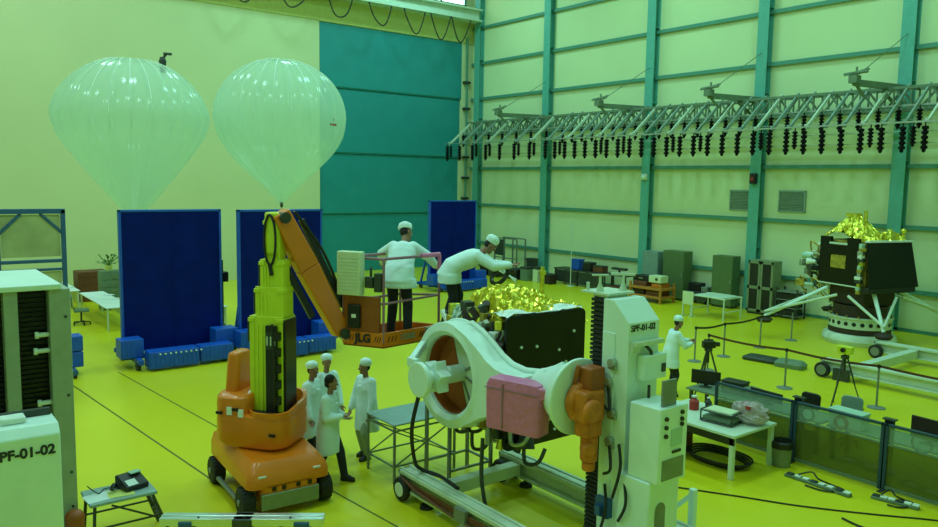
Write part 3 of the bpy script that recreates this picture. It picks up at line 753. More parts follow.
# tower
TX0, TX1, TY0, TY1 = -6.2, -5.80, 6.87, 7.42
def tower(b):
    b.prism([(TX0, .46), (TX1, .46), (TX1, 3.34), (TX1-.24, 3.59), (TX0, 3.59)], TY0, TY1, 'y')
    b.box((TX0+.01, TY0-.012, 1.0), (TX1-.2, TY0, 3.2))
tw = rp(tower, 'tower', 'white_paint', bevel=.02)
rp(lambda b: b.box((-6.25, 6.62, .46), (-5.30, 7.55, .62)) and b.box((-5.82, 6.80, .62), (-5.36, 7.35, 1.58)), 'pedestal', 'white_paint', bevel=.02)
def archf(b):
    b.prism([(6.92, .7), (7.1, .7)]+[(7.01+.09*math.cos(a), 1.22+.09*math.sin(a)) for a in [PI*k/10 for k in range(11)]], -5.362, -5.352, 'x')
rp(archf, 'access_slot', 'grey_metal')
def bellows(b):
    z = .62
    while z < 3.56:
        b.box((TX0-.22, TY0+.02, z), (TX0-.01, TY1-.1, z+.035)); b.box((TX0-.19, TY0+.04, z+.035), (TX0-.01, TY1-.12, z+.055)); z += .055
rp(bellows, 'bellows_cover', 'black_rubber', smooth=False)
rp(lambda b: (b.box((TX0-.40, TY0+.02, 3.62), (TX0+.04, TY1-.05, 3.645)), b.box((TX0-.22, TY0+.05, 3.56), (TX0, TY1-.15, 3.62)), b.lathe([(.055, 0), (.04, .04), (.018, .10), (.016, .2)], (TX0-.18, TY0+.12, 3.645), 14), b.lathe([(.055, 0), (.04, .04), (.018, .10), (.016, .2)], (TX0-.08, TY1-.12, 3.645), 14), b.bar((TX0-.2, TY1-.22, 3.845), (TX0+.02, TY1-.02, 3.845), .045, .03), b.cyl((TX0-.36, TY0+.1, 3.645), (TX0-.36, TY0+.1, 3.74), .02), b.bar((TX0-.24, TY0+.04, 3.845), (TX0-.12, TY0+.2, 3.845), .04, .02)), 'top_plate', 'white_dull', tw)
X = Matrix.Translation(-Vector(OR)) @ frameX((TX1+.004, (TY0+TY1)/2-.02, 3.275), (0, 1, 0), (0, 0, 1)); text('SPF-01-02', .108, X, 'letter_dark', tw, bold=.012)
rp(lambda b: b.box((TX1, TY0+.03, 3.08), (TX1+.10, TY1-.02, 3.13)) and b.box((TX1, TY0+.02, 3.0), (TX1+.05, TY0+.16, 3.1)), 'drip_rail', 'white_dull', tw)
rp(lambda b: b.box((TX1, TY0+.16, 2.66), (TX1+.12, TY1+.02, 2.96)), 'junction_box', 'white_paint', tw, bevel=.015)
rp(lambda b: (b.tube(smooth_path([(TX1+.05, 7.1, 3.08), (TX1+.1, 7.16, 3.0), (TX1+.06, 7.2, 2.9)]), .02, 6), b.box((TX1+.12, 7.34, 2.74), (TX1+.14, 7.40, 2.84)), b.tube(smooth_path([(TX1+.1, 7.15, 2.6), (TX1+.14, 7.1, 2.4), (TX1+.06, 7.2, 2.28)]), .018, 6)), 'cable_stub', 'dark_metal', tw)
cabn = rp(lambda b: b.box((-5.70, 6.82, 1.58), (-5.26, 7.32, 2.46)), 'control_cabinet', 'white_paint', bevel=.015)
rp(lambda b: b.box((-5.262, 7.02, 2.0), (-5.252, 7.22, 2.2)), 'display', 'mint_box', cabn)
for y, z in ((6.92, 2.34), (6.92, 2.24), (6.92, 2.14), (7.2, 2.38), (7.2, 2.30), (7.2, 2.24)): rp(lambda b: b.cyl((-5.26, y, z), (-5.235, y, z), .026, n=10), 'switch', 'black_plastic', cabn)
rp(lambda b: b.box((-5.26, 7.05, 1.92), (-5.245, 7.2, 1.95)), 'handle', 'black_plastic', cabn)
rp(lambda b: b.box((-5.262, 6.88, 1.62), (-5.25, 7.26, 1.86)), 'vent_panel', 'cabinet_beige', cabn)
rp(lambda b: b.box((-5.34, 6.92, 2.46), (-5.31, 7.16, 2.76)), 'folded_screen', 'grey_metal', cabn)
for x, z in ((-6.0, 2.85), (-6.05, 2.62), (-5.98, 2.25), (-6.0, 1.9)):
    rp(lambda b: (b.cyl((x, TY0-.08, z), (x, TY0, z), .05, n=12), b.box((x-.06, TY0-.05, z-.08), (x+.05, TY0, z-.02))), 'fitting', 'steel', tw)
for x0, z0, z1 in ((-6.05, 2.55, 2.35), (-5.85, 1.9, 1.25), (-6.0, 1.85, 1.5), (-5.75, 1.5, 1.0), (-6.05, 1.35, .7)): rp(lambda b: b.tube(smooth_path([(x0, TY0-.04, z0), (x0+.1, TY0-.12, z0-.25), (x0-.02, TY0-.1, z1)]), .018, 6), 'hose', 'black_rubber', tw)
rp(lambda b: b.box((-6.15, 6.78, .95), (-5.95, 6.87, 1.18)) and b.box((-6.1, 6.72, .98), (-6.02, 6.80, 1.1)), 'terminal_block', 'bluegrey_steel', tw)
rp(lambda b: (b.box((-5.95, 8.38, .45), (-5.87, 8.46, .95)), b.bar((-5.9, 8.42, .9), (-6.3, 8.35, .47), .06)), 'upright_post', 'white_paint')
# hoses of the rig
rp(lambda b: b.tube(smooth_path([(-8.92, 6.07, 1.93), (-9.0, 6.0, 1.4), (-9.3, 6.25, .8), (-9.5, 6.5, .53), (-9.1, 6.6, .51), (-8.6, 6.55, .5)]), .03, 8), 'drain_hose', 'black_rubber')
rp(lambda b: b.tube(smooth_path([(-8.3, 6.75, 1.3), (-8.25, 6.72, .6), (-8.0, 6.8, .06), (-7.4, 7.2, .035), (-7.2, 7.7, .06), (-7.3, 7.9, .55), (-7.35, 7.95, .75)]), .03, 8), 'floor_hose', 'dark_metal')
# pink wrapped box on the yoke arm
pk = thing('wrapped_box', 'pink plastic wrapped box fixed on the front of the white yoke arm', 'box', (-7.02, 6.26, 1.87), RD(16)); pk.scale = (.9, .9, .93)
b = MB(); b.loft([[(x, y, 0) for x, y in rr(-.43, -.17, .43, .17, .06)], [(x*1.01, y*1.02, .2) for x, y in rr(-.43, -.17, .43, .17, .06)], [(x*1.03, y, .45) for x, y in rr(-.43, -.17, .43, .17, .06)], [(x*1.02, y, .60) for x, y in rr(-.43, -.17, .43, .17, .06)], [(x*.93, y*.9, .68) for x, y in rr(-.43, -.17, .43, .17, .06)]])
b.build('wrapping', 'pink_wrap', pk)
b = MB(); b.loft([[(.36, -.15, .46), (.36, .15, .46), (.36, .15, .66), (.36, -.15, .66)], [(.60, -.10, .55), (.60, .12, .53), (.60, .12, .65), (.60, -.10, .65)]]); b.build('flap', 'pink_wrap', pk, .02)
b = MB(); b.box((-.15, -.185, .02), (-.13, -.17, .64)); b.box((-.44, -.18, .55), (.43, -.172, .565)); b.build('tape', 'mauve_paint', pk)

# spacecraft on the rig
def foil(name, cx, cy, nx, ny, sx, sy, z0, hfun, m, parent, org, rnd=.07, seed=1):
    rg = random.Random(seed); vs = []; fs = []
    for j in range(ny+1):
        for i in range(nx+1):
            u, v = i/nx, j/ny
            h = hfun(u, v)+rg.uniform(-rnd, rnd)
            vs.append((cx+(u-.5)*sx+rg.uniform(-.02, .02), cy+(v-.5)*sy+rg.uniform(-.02, .02), z0+h))
    for j in range(ny):
        for i in range(nx):
            a = j*(nx+1)+i
            if rg.random() < .5: fs += [(a, a+1, a+nx+2), (a, a+nx+2, a+nx+1)]
            else: fs += [(a, a+1, a+nx+1), (a+1, a+nx+2, a+nx+1)]
    b = MB(org); b.add(vs, fs)
    # skirt down to z0-.15
    return b.build(name, m, parent, smooth=False)
OC = (-8.95, 7.75, 0)
sc = thing('spacecraft', 'gold topped spacecraft with black side panel clamped in the white rotating fixture', 'spacecraft', OC)
def sp(f, name, m, parent=None, **k): b = MB(OC); f(b); return b.build(name, m, parent or sc, **k)
sp(lambda b: b.prism([(-9.4, 1.25), (-8.12, 1.25), (-8.12, 2.98), (-9.4, 2.7)], 7.06, 8.55, 'y'), 'body', 'gold_dull', bevel=.05)
pnl = sp(lambda b: b.prism(rr(6.93, 1.13, 8.5, 3.08, .09), -8.09, -8.03, 'x'), 'side_panel', 'solar_black', bevel=.006)
sp(lambda b: [b.cyl((-8.03, y, z), (-8.01, y, z), .022, n=8) for y, z in ((7.2, 2.62), (7.5, 2.6), (7.95, 2.5), (8.1, 2.3), (8.25, 2.75), (7.7, 1.3), (7.9, 1.3))], 'fastener', 'white_ptfe', pnl)
sp(lambda b: b.box((-8.03, 7.5, 1.95), (-8.0, 7.85, 2.15)), 'label_plate', 'mint_box', pnl)
foil('gold_blanket', -8.78, 7.95, 38, 38, 1.24, 1.5, 3.07, lambda u, v: .26*max(0, 1-((u-.3)**2+(v-.35)**2)*3.0)-.25*max(0, max(abs(u-.5), abs(v-.5))-.44)/.06, 'gold_foil', sc, OC, .05, 3)
foil('white_blanket', -8.22, 7.7, 8, 14, .34, 1.5, 3.08, lambda u, v: .03*math.sin(9*v), 'paper', sc, OC, .02, 8)
sp(lambda b: (b.cyl((-8.9, 8.4, 3.0), (-8.9, 8.4, 3.62), .035, n=10), b.cyl((-8.9, 8.4, 3.5), (-8.9, 8.4, 3.56), .06, n=10)), 'antenna_mast', 'gold_foil')
rg = random.Random(11)
CL = ['gold_dull', 'steel', 'white_ptfe', 'dark_metal', 'gold_foil', 'mint_box']
for k in range(20):
    x = rg.uniform(-9.6, -8.2); z = rg.uniform(2.3, 3.0); y = 6.98+rg.uniform(-.06, .06)
    kind = k % 4; m_ = CL[rg.randrange(6)]
    if kind == 0: sp(lambda b: b.cyl((x, y+.1, z), (x, y-.12, z), rg.uniform(.04, .09), rg.uniform(.03, .1), n=14), 'thruster', m_)
    elif kind == 1: sp(lambda b: b.cbox((x, y, z), (rg.uniform(.1, .22), .18, rg.uniform(.1, .2)), rg.uniform(-.5, .5)), 'electronics_box', m_, bevel=.015)
    elif kind == 2: sp(lambda b: b.bar((x-.2, y, z-.2), (x+.15, y-.05, z+.15), .045), 'strut', m_)
    else: sp(lambda b: b.tube(smooth_path([(x, y, z), (x+.1, y-.1, z+.1), (x+.25, y-.05, z-.05), (x+.3, y+.05, z-.2)]), .022, 6), 'harness', 'dark_metal')
for k in range(14):
    x = rg.uniform(-9.5, -7.9); z = rg.uniform(1.02, 1.35); y = rg.uniform(6.95, 7.4); m_ = CL[rg.randrange(6)]
    if k % 2: sp(lambda b: b.cyl((x, y, z+.15), (x+rg.uniform(-.08, .08), y-.05, z-.08), .05, rg.uniform(.04, .09), n=12), 'thruster', m_)
    else: sp(lambda b: b.tube(smooth_path([(x, y, z+.15), (x+.1, y-.05, z-.05), (x+.3, y, z), (x+.34, y+.1, z+.2)]), .028, 6), 'harness', rg.choice(['dark_metal', 'gold_dull', 'steel']))
for k in range(30):
    x = rg.uniform(-9.12, -8.15); z = rg.uniform(2.55, 3.12); y = 7.02+rg.uniform(-.1, .06); m_ = ['gold_dull', 'dark_metal', 'white_ptfe', 'gold_foil', 'brown_black', 'steel'][rg.randrange(6)]
    if k % 3 == 0: sp(lambda b: b.cbox((x, y, z), (rg.uniform(.08, .2), .16, rg.uniform(.06, .16)), rg.uniform(-.6, .6)), 'electronics_box', m_, bevel=.012)
    elif k % 3 == 1: sp(lambda b: b.bar((x-.1, y, z-.25), (x+.12, y-.04, z+.1), .035), 'strut', m_)
    else: sp(lambda b: b.cyl((x, y, z-.06), (x+rg.uniform(-.1, .1), y-.06, z+.08), .05, rg.uniform(.02, .08), n=10), 'thruster', m_)
sp(lambda b: (b.bar((-9.6, 6.95, 2.95), (-9.05, 6.9, 2.45), .06), b.bar((-9.05, 6.9, 2.45), (-8.5, 6.95, 2.95), .06), b.bar((-8.6, 6.9, 2.9), (-8.2, 6.9, 2.2), .07)), 'strut', 'white_ptfe')
sp(lambda b: [b.cyl((-9.6+.22*k, 7.02, 2.2), (-9.52+.22*k, 6.98, 2.95), .03, n=8) for k in range(6)], 'strut', 'dark_metal')

# ================================================================== WORK TABLE BESIDE THE RIG
def frame_table(name, label, cat, org, x0, x1, y0, y1, h, topm, legm, leg=.035, brace=True, top=.03):
    t = thing(name, label, cat, org); O = (0, 0, 0)
    MB().box((x0-.03, y0-.03, h-top), (x1+.03, y1+.03, h)).build('tabletop', topm, t, .008)
    for x in (x0, x1):
        for y in (y0, y1): MB().box((x-leg/2, y-leg/2, 0), (x+leg/2, y+leg/2, h-top)).build('leg', legm, t)
    b = MB()
    for z in (.28, h-.12):
        for y in (y0, y1): b.bar((x0, y, z), (x1, y, z), .025)
        for x in (x0, x1): b.bar((x, y0, z), (x, y1, z), .025)
    if brace:
        b.bar((x0, y0, .28), (x1, y0, h-.12), .02); b.bar((x1, y0, .28), (x1, y1, h-.12), .02); b.bar((x1, y1, .28), (x1, y0, h-.12), .02); b.bar((x0, y1, .28), (x0, y0, h-.12), .02)
    b.build('brace', legm, t)
    return t
frame_table('work_table', 'grey topped steel frame table between the standing man and the white ring', 'table', (-10.75, 7.15, 0), -.42, .42, -.60, .62, 1.0, 'grey_table', 'grey_metal')

# ================================================================== PEOPLE
def ik(a, t, l1, l2, hint):
    a, t = Vector(a), Vector(t); d = t-a; L_ = min(d.length, (l1+l2)*.995); d.normalize(); t = a+d*L_
    x = (l1*l1-l2*l2+L_*L_)/(2*L_); h = math.sqrt(max(0, l1*l1-x*x))
    hn = Vector(hint); hn = (hn-d*hn.dot(d)).normalized()
    return a+d*x+hn*h, t
def person(label, loc, rz, lean=0, handL=(.12, .30, .80), handR=(.12, -.30, .80), footL=(.05, .11), footR=(-.03, -.11), look=0, nod=0, cap=True, trous='trousers_dark', hem=.50, hL=(-1, .6, 0), hR=(-1, -.6, 0), grp=None, scale=1.0, shoes=True, dz=0):
    ln = math.radians(lean); D = Vector((math.sin(ln), 0, math.cos(ln))); FW = Vector((math.cos(ln), 0, -math.sin(ln))); SD = Vector((0, 1, 0))
    pel = Vector((-.10*math.sin(ln), 0, .93)); chest = pel+D*.34; nb = pel+D*.53
    n2_ = math.radians(lean*.45+nod); ND = Vector((math.sin(n2_), 0, math.cos(n2_))); hc = nb+ND*.20
    shL, shR = pel+D*.475+SD*.175, pel+D*.475-SD*.175
    elL, wrL = ik(shL, handL, .29, .255, hL); elR, wrR = ik(shR, handR, .29, .255, hR)
    hiL, hiR = pel+SD*.09-Vector((0, 0, .02)), pel-SD*.09-Vector((0, 0, .02))
    anL, anR = Vector((footL[0], footL[1], .085)), Vector((footR[0], footR[1], .085))
    knL, anL = ik(hiL, anL, .435, .42, (1, 0, 0)); knR, anR = ik(hiR, anR, .435, .42, (1, 0, 0))
    # ---- body: one continuous skin
    b = MB()
    b.cap(pel, chest, .12, .13); b.cap(chest, nb-D*.05, .12, .07); b.cap(nb-D*.03, hc-ND*.03, .052, .05)
    b.cap(shL, shR, .055, .055)
    for sh, el, wr in ((shL, elL, wrL), (shR, elR, wrR)): b.cap(sh, el, .05, .042); b.cap(el, wr, .042, .028)
    for hi, kn, an in ((hiL, knL, anL), (hiR, knR, anR)): b.cap(hi, kn, .085, .055); b.cap(kn, an, .055, .038); b.cap(an, an+Vector((.1, 0, -.05)), .036, .03)
    # head
    lk = math.radians(look); HF = Vector((math.cos(lk)*math.cos(n2_), math.sin(lk), -math.sin(n2_)*math.cos(lk))).normalized(); HS = ND.cross(HF).normalized(); HU = HF.cross(HS).normalized()
    HX = frameX(hc, HF, HS)
    b.ell((0, 0, .02), (.092, .074, .108), 16, 12, HX); b.ell((.022, 0, -.05), (.066, .056, .068), 14, 10, HX)
    b.cap(HX @ Vector((.086, 0, .025)), HX @ Vector((.110, 0, -.018)), .010, .016, 8)
    b.ell((.080, 0, -.062), (.022, .026, .010), 10, 6, HX); b.ell((.074, 0, -.095), (.024, .028, .02), 10, 6, HX)
    for s in (1, -1): b.ell((-.005, .076*s, -.005), (.02, .012, .033), 10, 6, HX); b.ell((.080, .030*s, .040), (.016, .024, .010), 8, 6, HX)
    # hands
    for el, wr, s in ((elL, wrL, 1), (elR, wrR, -1)):
        d = (wr-el).normalized(); side = d.cross(Vector((0, 0, 1))); side = side.normalized() if side.length > .2 else Vector((1, 0, 0))
        nrm_ = d.cross(side).normalized(); pc = wr+d*.055
        PX = frameX(pc, d, side); b.ell((0, 0, 0), (.055, .042, .018), 12, 8, PX)
        for k, (o_, l_) in enumerate(((-.033, .062), (-.011, .075), (.011, .070), (.033, .055))):
            q0 = PX @ Vector((.03, o_*.8, 0)); q1 = PX @ Vector((.03+l_*.55, o_*1.15, -.008)); q2 = PX @ Vector((.03+l_*.95, o_*1.2, -.034)); b.cap(q0, q1, .011, .010, 8); b.cap(q1, q2, .010, .008, 8)
        q0 = PX @ Vector((-.02, -.03, 0)); q1 = PX @ Vector((.02, -.068, -.012)); q2 = PX @ Vector((.055, -.066, -.026)); b.cap(q0, q1, .014, .011, 8); b.cap(q1, q2, .011, .009, 8)
    body = remeshed(b, 'person', 'skin', .0105, None, 2)
    tag(body, label, 'person', grp)
    # ---- lab coat
    b = MB(); rings = []
    def ring(c, U, a_f, a_b, w_, n=20):
        out = []
        for k in range(n):
            t = 2*PI*k/n; cs, sn = math.cos(t), math.sin(t)
            out.append(c+U*(cs*1.08*(a_f if cs > 0 else a_b))+SD*(sn*w_*1.08))
        return out
    UX = Vector((1, 0, 0)); ft_ = (anL+anR)/2
    hx = pel.x*.6+ft_.x*.25
    rings.append(ring(Vector((hx-.01, 0, hem)), UX, .175, .175, .255))
    rings.append(ring(Vector((hx*.8+pel.x*.2-.005, 0, hem+.14)), UX, .168, .172, .240))
    rings.append(ring(Vector((pel.x-.01*(lean > 20), 0, .84)), UX, .158, .175, .222))
    rings.append(ring(pel+D*.10, (UX+FW).normalized(), .142, .160, .205))
    rings.append(ring(pel+D*.22, FW, .132, .140, .186)); rings.append(ring(pel+D*.36, FW, .140, .138, .195))
    rings.append(ring(pel+D*.46, FW, .112, .118, .185)); rings.append(ring(pel+D*.515, FW, .075, .085, .115)); rings.append(ring(pel+D*.545, FW, .058, .062, .070))
    b.loft(rings)
    for sh, el, wr in ((shL, elL, wrL), (shR, elR, wrR)):
        s = 1 if sh.y > 0 else -1
        b.cap(sh-SD*s*.03, el, .090, .074); b.cap(el, wr-(wr-el)*.06, .074, .056)
    co = remeshed(b, 'lab_coat', 'coat_cloth', .016, body, 3)
    # collar, pocket, placket
    b = MB()
    for s in (1, -1): b.bar(pel+D*.55+SD*.055*s+FW*.01, pel+D*.40+FW*.150+SD*.02*s, .05, .012, FW)
    b.build('lapel', 'cap_cloth', co, smooth=False)
    # ---- trousers
    b = MB(); b.cap(hiL*1.0-SD*.012, hiR+SD*.012, .098, .098)
    for hi, kn, an in ((hiL, knL, anL), (hiR, knR, anR)): b.cap(hi, kn, .098, .076); b.cap(kn, an-Vector((0, 0, .03)), .078, .064)
    remeshed(b, 'trousers', trous, .018, body, 3)
    # ---- shoes
    for an in (anL, anR):
        b = MB(); b.loft([[(an.x+x, an.y+y, 0.0) for x, y in rr(-.075, -.045, .185, .045, .044, 5)], [(an.x+x, an.y+y, .05) for x, y in rr(-.075, -.045, .18, .045, .044, 5)], [(an.x+x, an.y+y, .085) for x, y in rr(-.065, -.036, .10, .036, .035, 5)], [(an.x+x, an.y+y, .11) for x, y in rr(-.055, -.036, .04, .036, .035, 5)]])
        b.build('shoe', 'shoe_black', body)
    # ---- cap or hair, eyes
    if cap:
        b = MB(); b.lathe([(.0, .095), (.055, .088), (.092, .062), (.106, .022), (.102, -.012), (.094, -.03), (.090, -.012)][::-1], (-.012, 0, .075), 22, HX @ Matrix.Rotation(math.radians(-14), 4, 'Y'), lambda a, z: 1+.03*math.sin(9*a)+.02*math.sin(5*a+1))
        b.build('cap', 'cap_cloth', body)
        b = MB(); b.ell((-.03, 0, .0), (.072, .074, .075), 14, 10, HX); b.build('hair', 'hair', body)
    else:
        b = MB(); b.ell((-.026, 0, .045), (.096, .086, .098), 18, 12, HX); b.ell((-.05, 0, -.01), (.062, .08, .08), 14, 10, HX); b.build('hair', 'hair', body)
    for s in (1, -1):
        b = MB(); b.ell((.084, .030*s, .018), (.010, .014, .008), 10, 6, HX); e_ = b.build('eye', 'sole_eye', body)
        b = MB(); b.ell((.0925, .030*s, .018), (.004, .006, .006), 8, 6, HX); b.build('pupil', 'hair', e_)
    b = MB(); b.ell((.099, 0, -.064), (.005, .022, .006), 10, 6, HX); b.build('mouth', 'brown_wood', body)
    body.location = loc; body.rotation_euler = (0, 0, rz); body.scale = (scale,)*3
    return body
person('person in white coat standing alone at the right of the group, hands lowered', (-11.66, 6.80, 0), RD(-80), 2, (.16, .27, .86), (.20, -.22, .84), (.06, .10), (-.06, -.12), look=-25, nod=8, trous='trousers_green', hem=.52)
person('person with dark uncovered hair in white coat holding hands before the chest', (-11.06, 5.74, 0), RD(38), 3, (.25, .10, 1.08), (.26, -.08, 1.14), (.24, .10), (-.20, -.10), look=10, nod=6, cap=False, hem=.50)
person('person in white coat and cap nearest to the orange lift, facing right', (-12.0, 5.86, 0), RD(38), 4, (.18, .20, .86), (.14, -.26, .84), look=-8, nod=8)
person('person in white coat and cap at the back of the group, facing the others', (-12.36, 6.36, 0), RD(0), 2, (.16, .22, .88), (.12, -.27, .82), look=-12, nod=6)
person('person in white coat and cap in the lift basket, seen from behind, at the rail', (-10.70, 6.86, 2.352), RD(134), 38, (.60, .40, 1.02), (.60, -.42, 1.0), (.04, .14), (-.06, -.14), look=-35, nod=22, hem=.74, hL=(-.3, 1, .3), hR=(-.3, -1, .2), scale=1.14)
person('person in white coat and cap bending forward to reach over the gold foil', (-10.02, 7.50, 2.562), RD(52), 66, (.84, .14, .98), (.84, -.20, 1.00), (.02, .12), (-.16, -.10), nod=16, hem=.70, scale=1.06, hL=(0, .5, -1), hR=(0, -.6, -1))
person('person in white coat and cap by the camera tripod beyond the tower', (-11.12, 14.72, 0), RD(62), 10, (.44, .10, 1.22), (.42, -.08, 1.18), look=0, nod=14, hem=.66, scale=1.06)
# work platform of the bending person
wp = thing('work_platform', 'narrow steel work platform behind the ring under the bending person', 'platform', (-10.0, 7.5, 0))
MB().box((-.30, -.40, 2.51), (.42, .55, 2.56)).build('deck', 'grey_metal', wp, .006)
for x in (-.26, .38):
    for y in (-.36, .5): MB().box((x-.025, y-.025, 0), (x+.025, y+.025, 2.51)).build('leg', 'grey_metal', wp)
for z in (.3, 1.2, 2.0):
    b = MB(); b.bar((-.26, -.36, z), (-.26, .5, z), .035); b.bar((.38, -.36, z), (.38, .5, z), .035); b.bar((-.26, .5, z), (.38, .5, z), .035); b.build('brace', 'grey_metal', wp)
gl_ = thing('hand_lamp', 'dark ring shaped inspection lamp held by the bending person over the foil', 'lamp', (-9.46, 7.98, 3.45))
b = MB(); b.tube([(.16*math.cos(2*PI*k/24), .10*math.sin(2*PI*k/24), .13*math.sin(2*PI*k/24)) for k in range(24)], .035, 8, closed=True); b.build('ring', 'black_plastic', gl_)
b = MB(); b.cyl((.14, 0, .02), (.30, .06, .12), .03); b.build('handle', 'black_plastic', gl_)

# ================================================================== LEFT FOREGROUND: second tower, white cabinet, bench, beam
OL = (-11.2, 1.2, 0)
tw2 = thing('fixture_tower', 'tall grey white tower with dark slots at the left edge of the picture', 'machine', OL)
def lp_(f, name, m, parent=None, **k): b = MB(OL); f(b); return b.build(name, m, parent or tw2, **k)
lp_(lambda b: (b.box((-12.25, 1.665, .4), (-10.52, 1.90, 3.55)),), 'side_column', 'column_grey', bevel=.01)
lp_(lambda b: (b.box((-12.25, 1.18, .4), (-10.52, 1.33, 3.55)),), 'middle_column', 'column_grey', bevel=.01)
lp_(lambda b: (b.box((-12.25, .55, .4), (-10.52, .80, 3.55)),), 'far_column', 'column_grey', bevel=.01)
lp_(lambda b: (b.box((-12.28, .52, 3.55), (-10.48, 1.80, 3.62))), 'top_plate', 'white_paint', bevel=.012)
def bel2(b):
    for y0, y1 in ((1.33, 1.665), (.80, 1.18)):
        z = .45
        while z < 3.5: b.box((-11.0, y0, z), (-10.72, y1, z+.04)); b.box((-11.0, y0, z+.04), (-10.76, y1, z+.06)); z += .06
lp_(bel2, 'bellows_cover', 'solar_black', smooth=False)
for z, dy in ((2.98, 0), (2.78, -.02), (2.12, 0), (.98, .01)):
    lp_(lambda b: (b.cyl((-10.62, 1.665, z), (-10.62, 1.55+dy, z), .03, n=10), b.cyl((-10.62, 1.55+dy, z), (-10.62, 1.51+dy, z), .045, n=10)), 'bolt', 'white_ptfe')
for z in (3.2, 2.2, 1.2, .75): lp_(lambda b: b.cyl((-10.52, 1.84, z), (-10.51, 1.84, z), .018, n=8), 'rivet', 'dark_metal')
lp_(lambda b: (b.box((-12.4, .4, .0), (-10.3, 1.92, .4)),), 'plinth', 'white_dull', bevel=.02)
gb2 = lp_(lambda b: (b.cyl((-10.42, 1.84, .45), (-10.42, 1.84, .62), .11, n=18), b.ell((-10.42, 1.84, .64), (.115, .115, .1)), b.cyl((-10.42, 1.84, .40), (-10.42, 1.84, .45), .09, n=14), b.cyl((-10.42, 1.84, .52), (-10.30, 1.84, .52), .06, n=12)), 'motor', 'rust_panel')
cbx = thing('control_cabinet', 'white cabinet lettered SPF-01-02 in the lower left corner', 'cabinet', (-9.15, .95, 0))
MB().prism([(-.26, .0), (.22, .0), (.22, 2.22), (.12, 2.32), (-.26, 2.32)], -.55, .52, 'y').build('housing', 'white_paint', cbx, .015)
text('SPF-01-02', .142, frameX((.225, .175, 2.06), (0, 1, 0), (0, 0, 1)), 'letter_dark', cbx)
MB().box((-.2, .0, 2.32), (0, .24, 2.39)).build('lifting_lug', 'white_ptfe', cbx, .02)
MB().box((-.26, -.5, 2.31), (-.2, .5, 2.40)).build('cable_duct', 'dark_metal', cbx, .01)
# bench
bn = thing('low_bench', 'low grey steel bench with splayed legs carrying papers and an instrument', 'bench', (-10.8, 2.2, 0))
MB().box((-.30, -.16, .66), (.28, .68, .70)).build('bench_top', 'grey_table', bn, .006)
for x0, y0, x1, y1 in ((.25, .62, .33, .85), (-.27, .62, -.33, .85), (.25, -.10, .29, -.14), (-.27, -.10, -.31, -.14)):
    MB().bar((x0, y0, .66), (x1, y1, 0), .035).build('leg', 'dark_metal', bn)
for p_, q_ in (((.28, .72, .36), (.28, -.12, .36)), ((-.29, .72, .36), (-.29, -.12, .36)), ((.3, .76, .26), (-.3, .76, .26)), ((.28, .62, .66), (-.3, .8, .15)), ((-.28, .62, .66), (.3, .8, .15)), ((.27, .1, .64), (.29, .74, .3))): MB().bar(p_, q_, .022).build('brace', 'dark_metal', bn)
b = MB(); b.box((-.15, -.2, 0), (.15, .17, .006)); o = b.build('paper_sheet', 'paper'); at_origin(o, (-10.74, 2.22, .701), .1); tag(o, 'white paper sheet lying at the left of the low bench', 'paper')
b = MB(); b.box((-.13, -.16, 0), (.13, .16, .008)); o = b.build('paper_sheet', 'yellow_paper'); at_origin(o, (-10.72, 2.46, .701), -.1); tag(o, 'yellowish paper sheet on the bench beside the instrument', 'paper')
ph = thing('field_instrument', 'black instrument with pale keypad and handset standing on the low bench', 'instrument', (-10.85, 2.64, .701), .25)
MB().prism([(-.17, 0), (.15, 0), (.15, .07), (-.10, .17), (-.17, .17)], -.16, .16, 'y').build('body', 'black_plastic', ph, .015)
b = MB(); b.add([(.135, -.12, .082), (.135, .02, .082), (.02, .02, .128), (.02, -.12, .128)], [(0, 1, 2, 3)]); b.build('keypad', 'paper', ph)
b = MB(); b.box((-.13, .0, .172), (-.03, .15, .185)); b.build('display', 'mint_box', ph)
b = MB(); b.tube(smooth_path([(-.06, -.20, .06), (-.02, -.25, .10), (.02, -.3, .06)]), .03, 8); b.build('handset', 'black_plastic', ph)
b = MB(); b.tube(smooth_path([(-.1, -.17, .03), (-.18, -.3, .02), (-.1, -.42, .015), (-.2, -.52, .12)]), .008, 6); b.build('cord', 'black_rubber', ph)
OA = (-9.55, 3.6, 0)
al = thing('floor_beam', 'bright aluminium beam lying across the bottom edge left of the middle', 'beam', OA)
A0, A1 = Vector((-10.15, 2.82, .45)), Vector((-8.90, 4.55, .45))
b = MB(OA); b.bar(A0, A1, .20, .10); b.bar(A0+up*.055, A1+up*.055, .03, .012); b.build('rail', 'alu', al, .01)
dA = (A1-A0).normalized()
b = MB(OA); b.bar(A0+dA*.25-up*.07, A0+dA*.42-up*.07, .25, .16); b.build('saddle', 'bluegrey_steel', al, .01)
b = MB(OA); b.bar(A0+dA*.95-up*.03, A0+dA*1.2-up*.03, .26, .16); b.build('saddle', 'dark_metal', al, .01)
b = MB(OA); b.bar(A0+dA*1.75-up*.07, A0+dA*1.95-up*.07, .25, .16); b.build('saddle', 'bluegrey_steel', al, .01)
for q in (.35, 1.07, 1.85):
    p = A0+dA*q; MB(OA).box((p.x-.06, p.y-.06, 0), (p.x+.06, p.y+.06, .31)).build('leg', 'bluegrey_steel', al)
b = MB(OA)
for q in (.5, 1.1, 1.7): p = A0+dA*q+up*.05; b.cyl(p+dA.cross(up)*.06, p+dA.cross(up)*.06+up*.012, .016, n=8)
b.build('bolt_row', 'dark_metal', al)

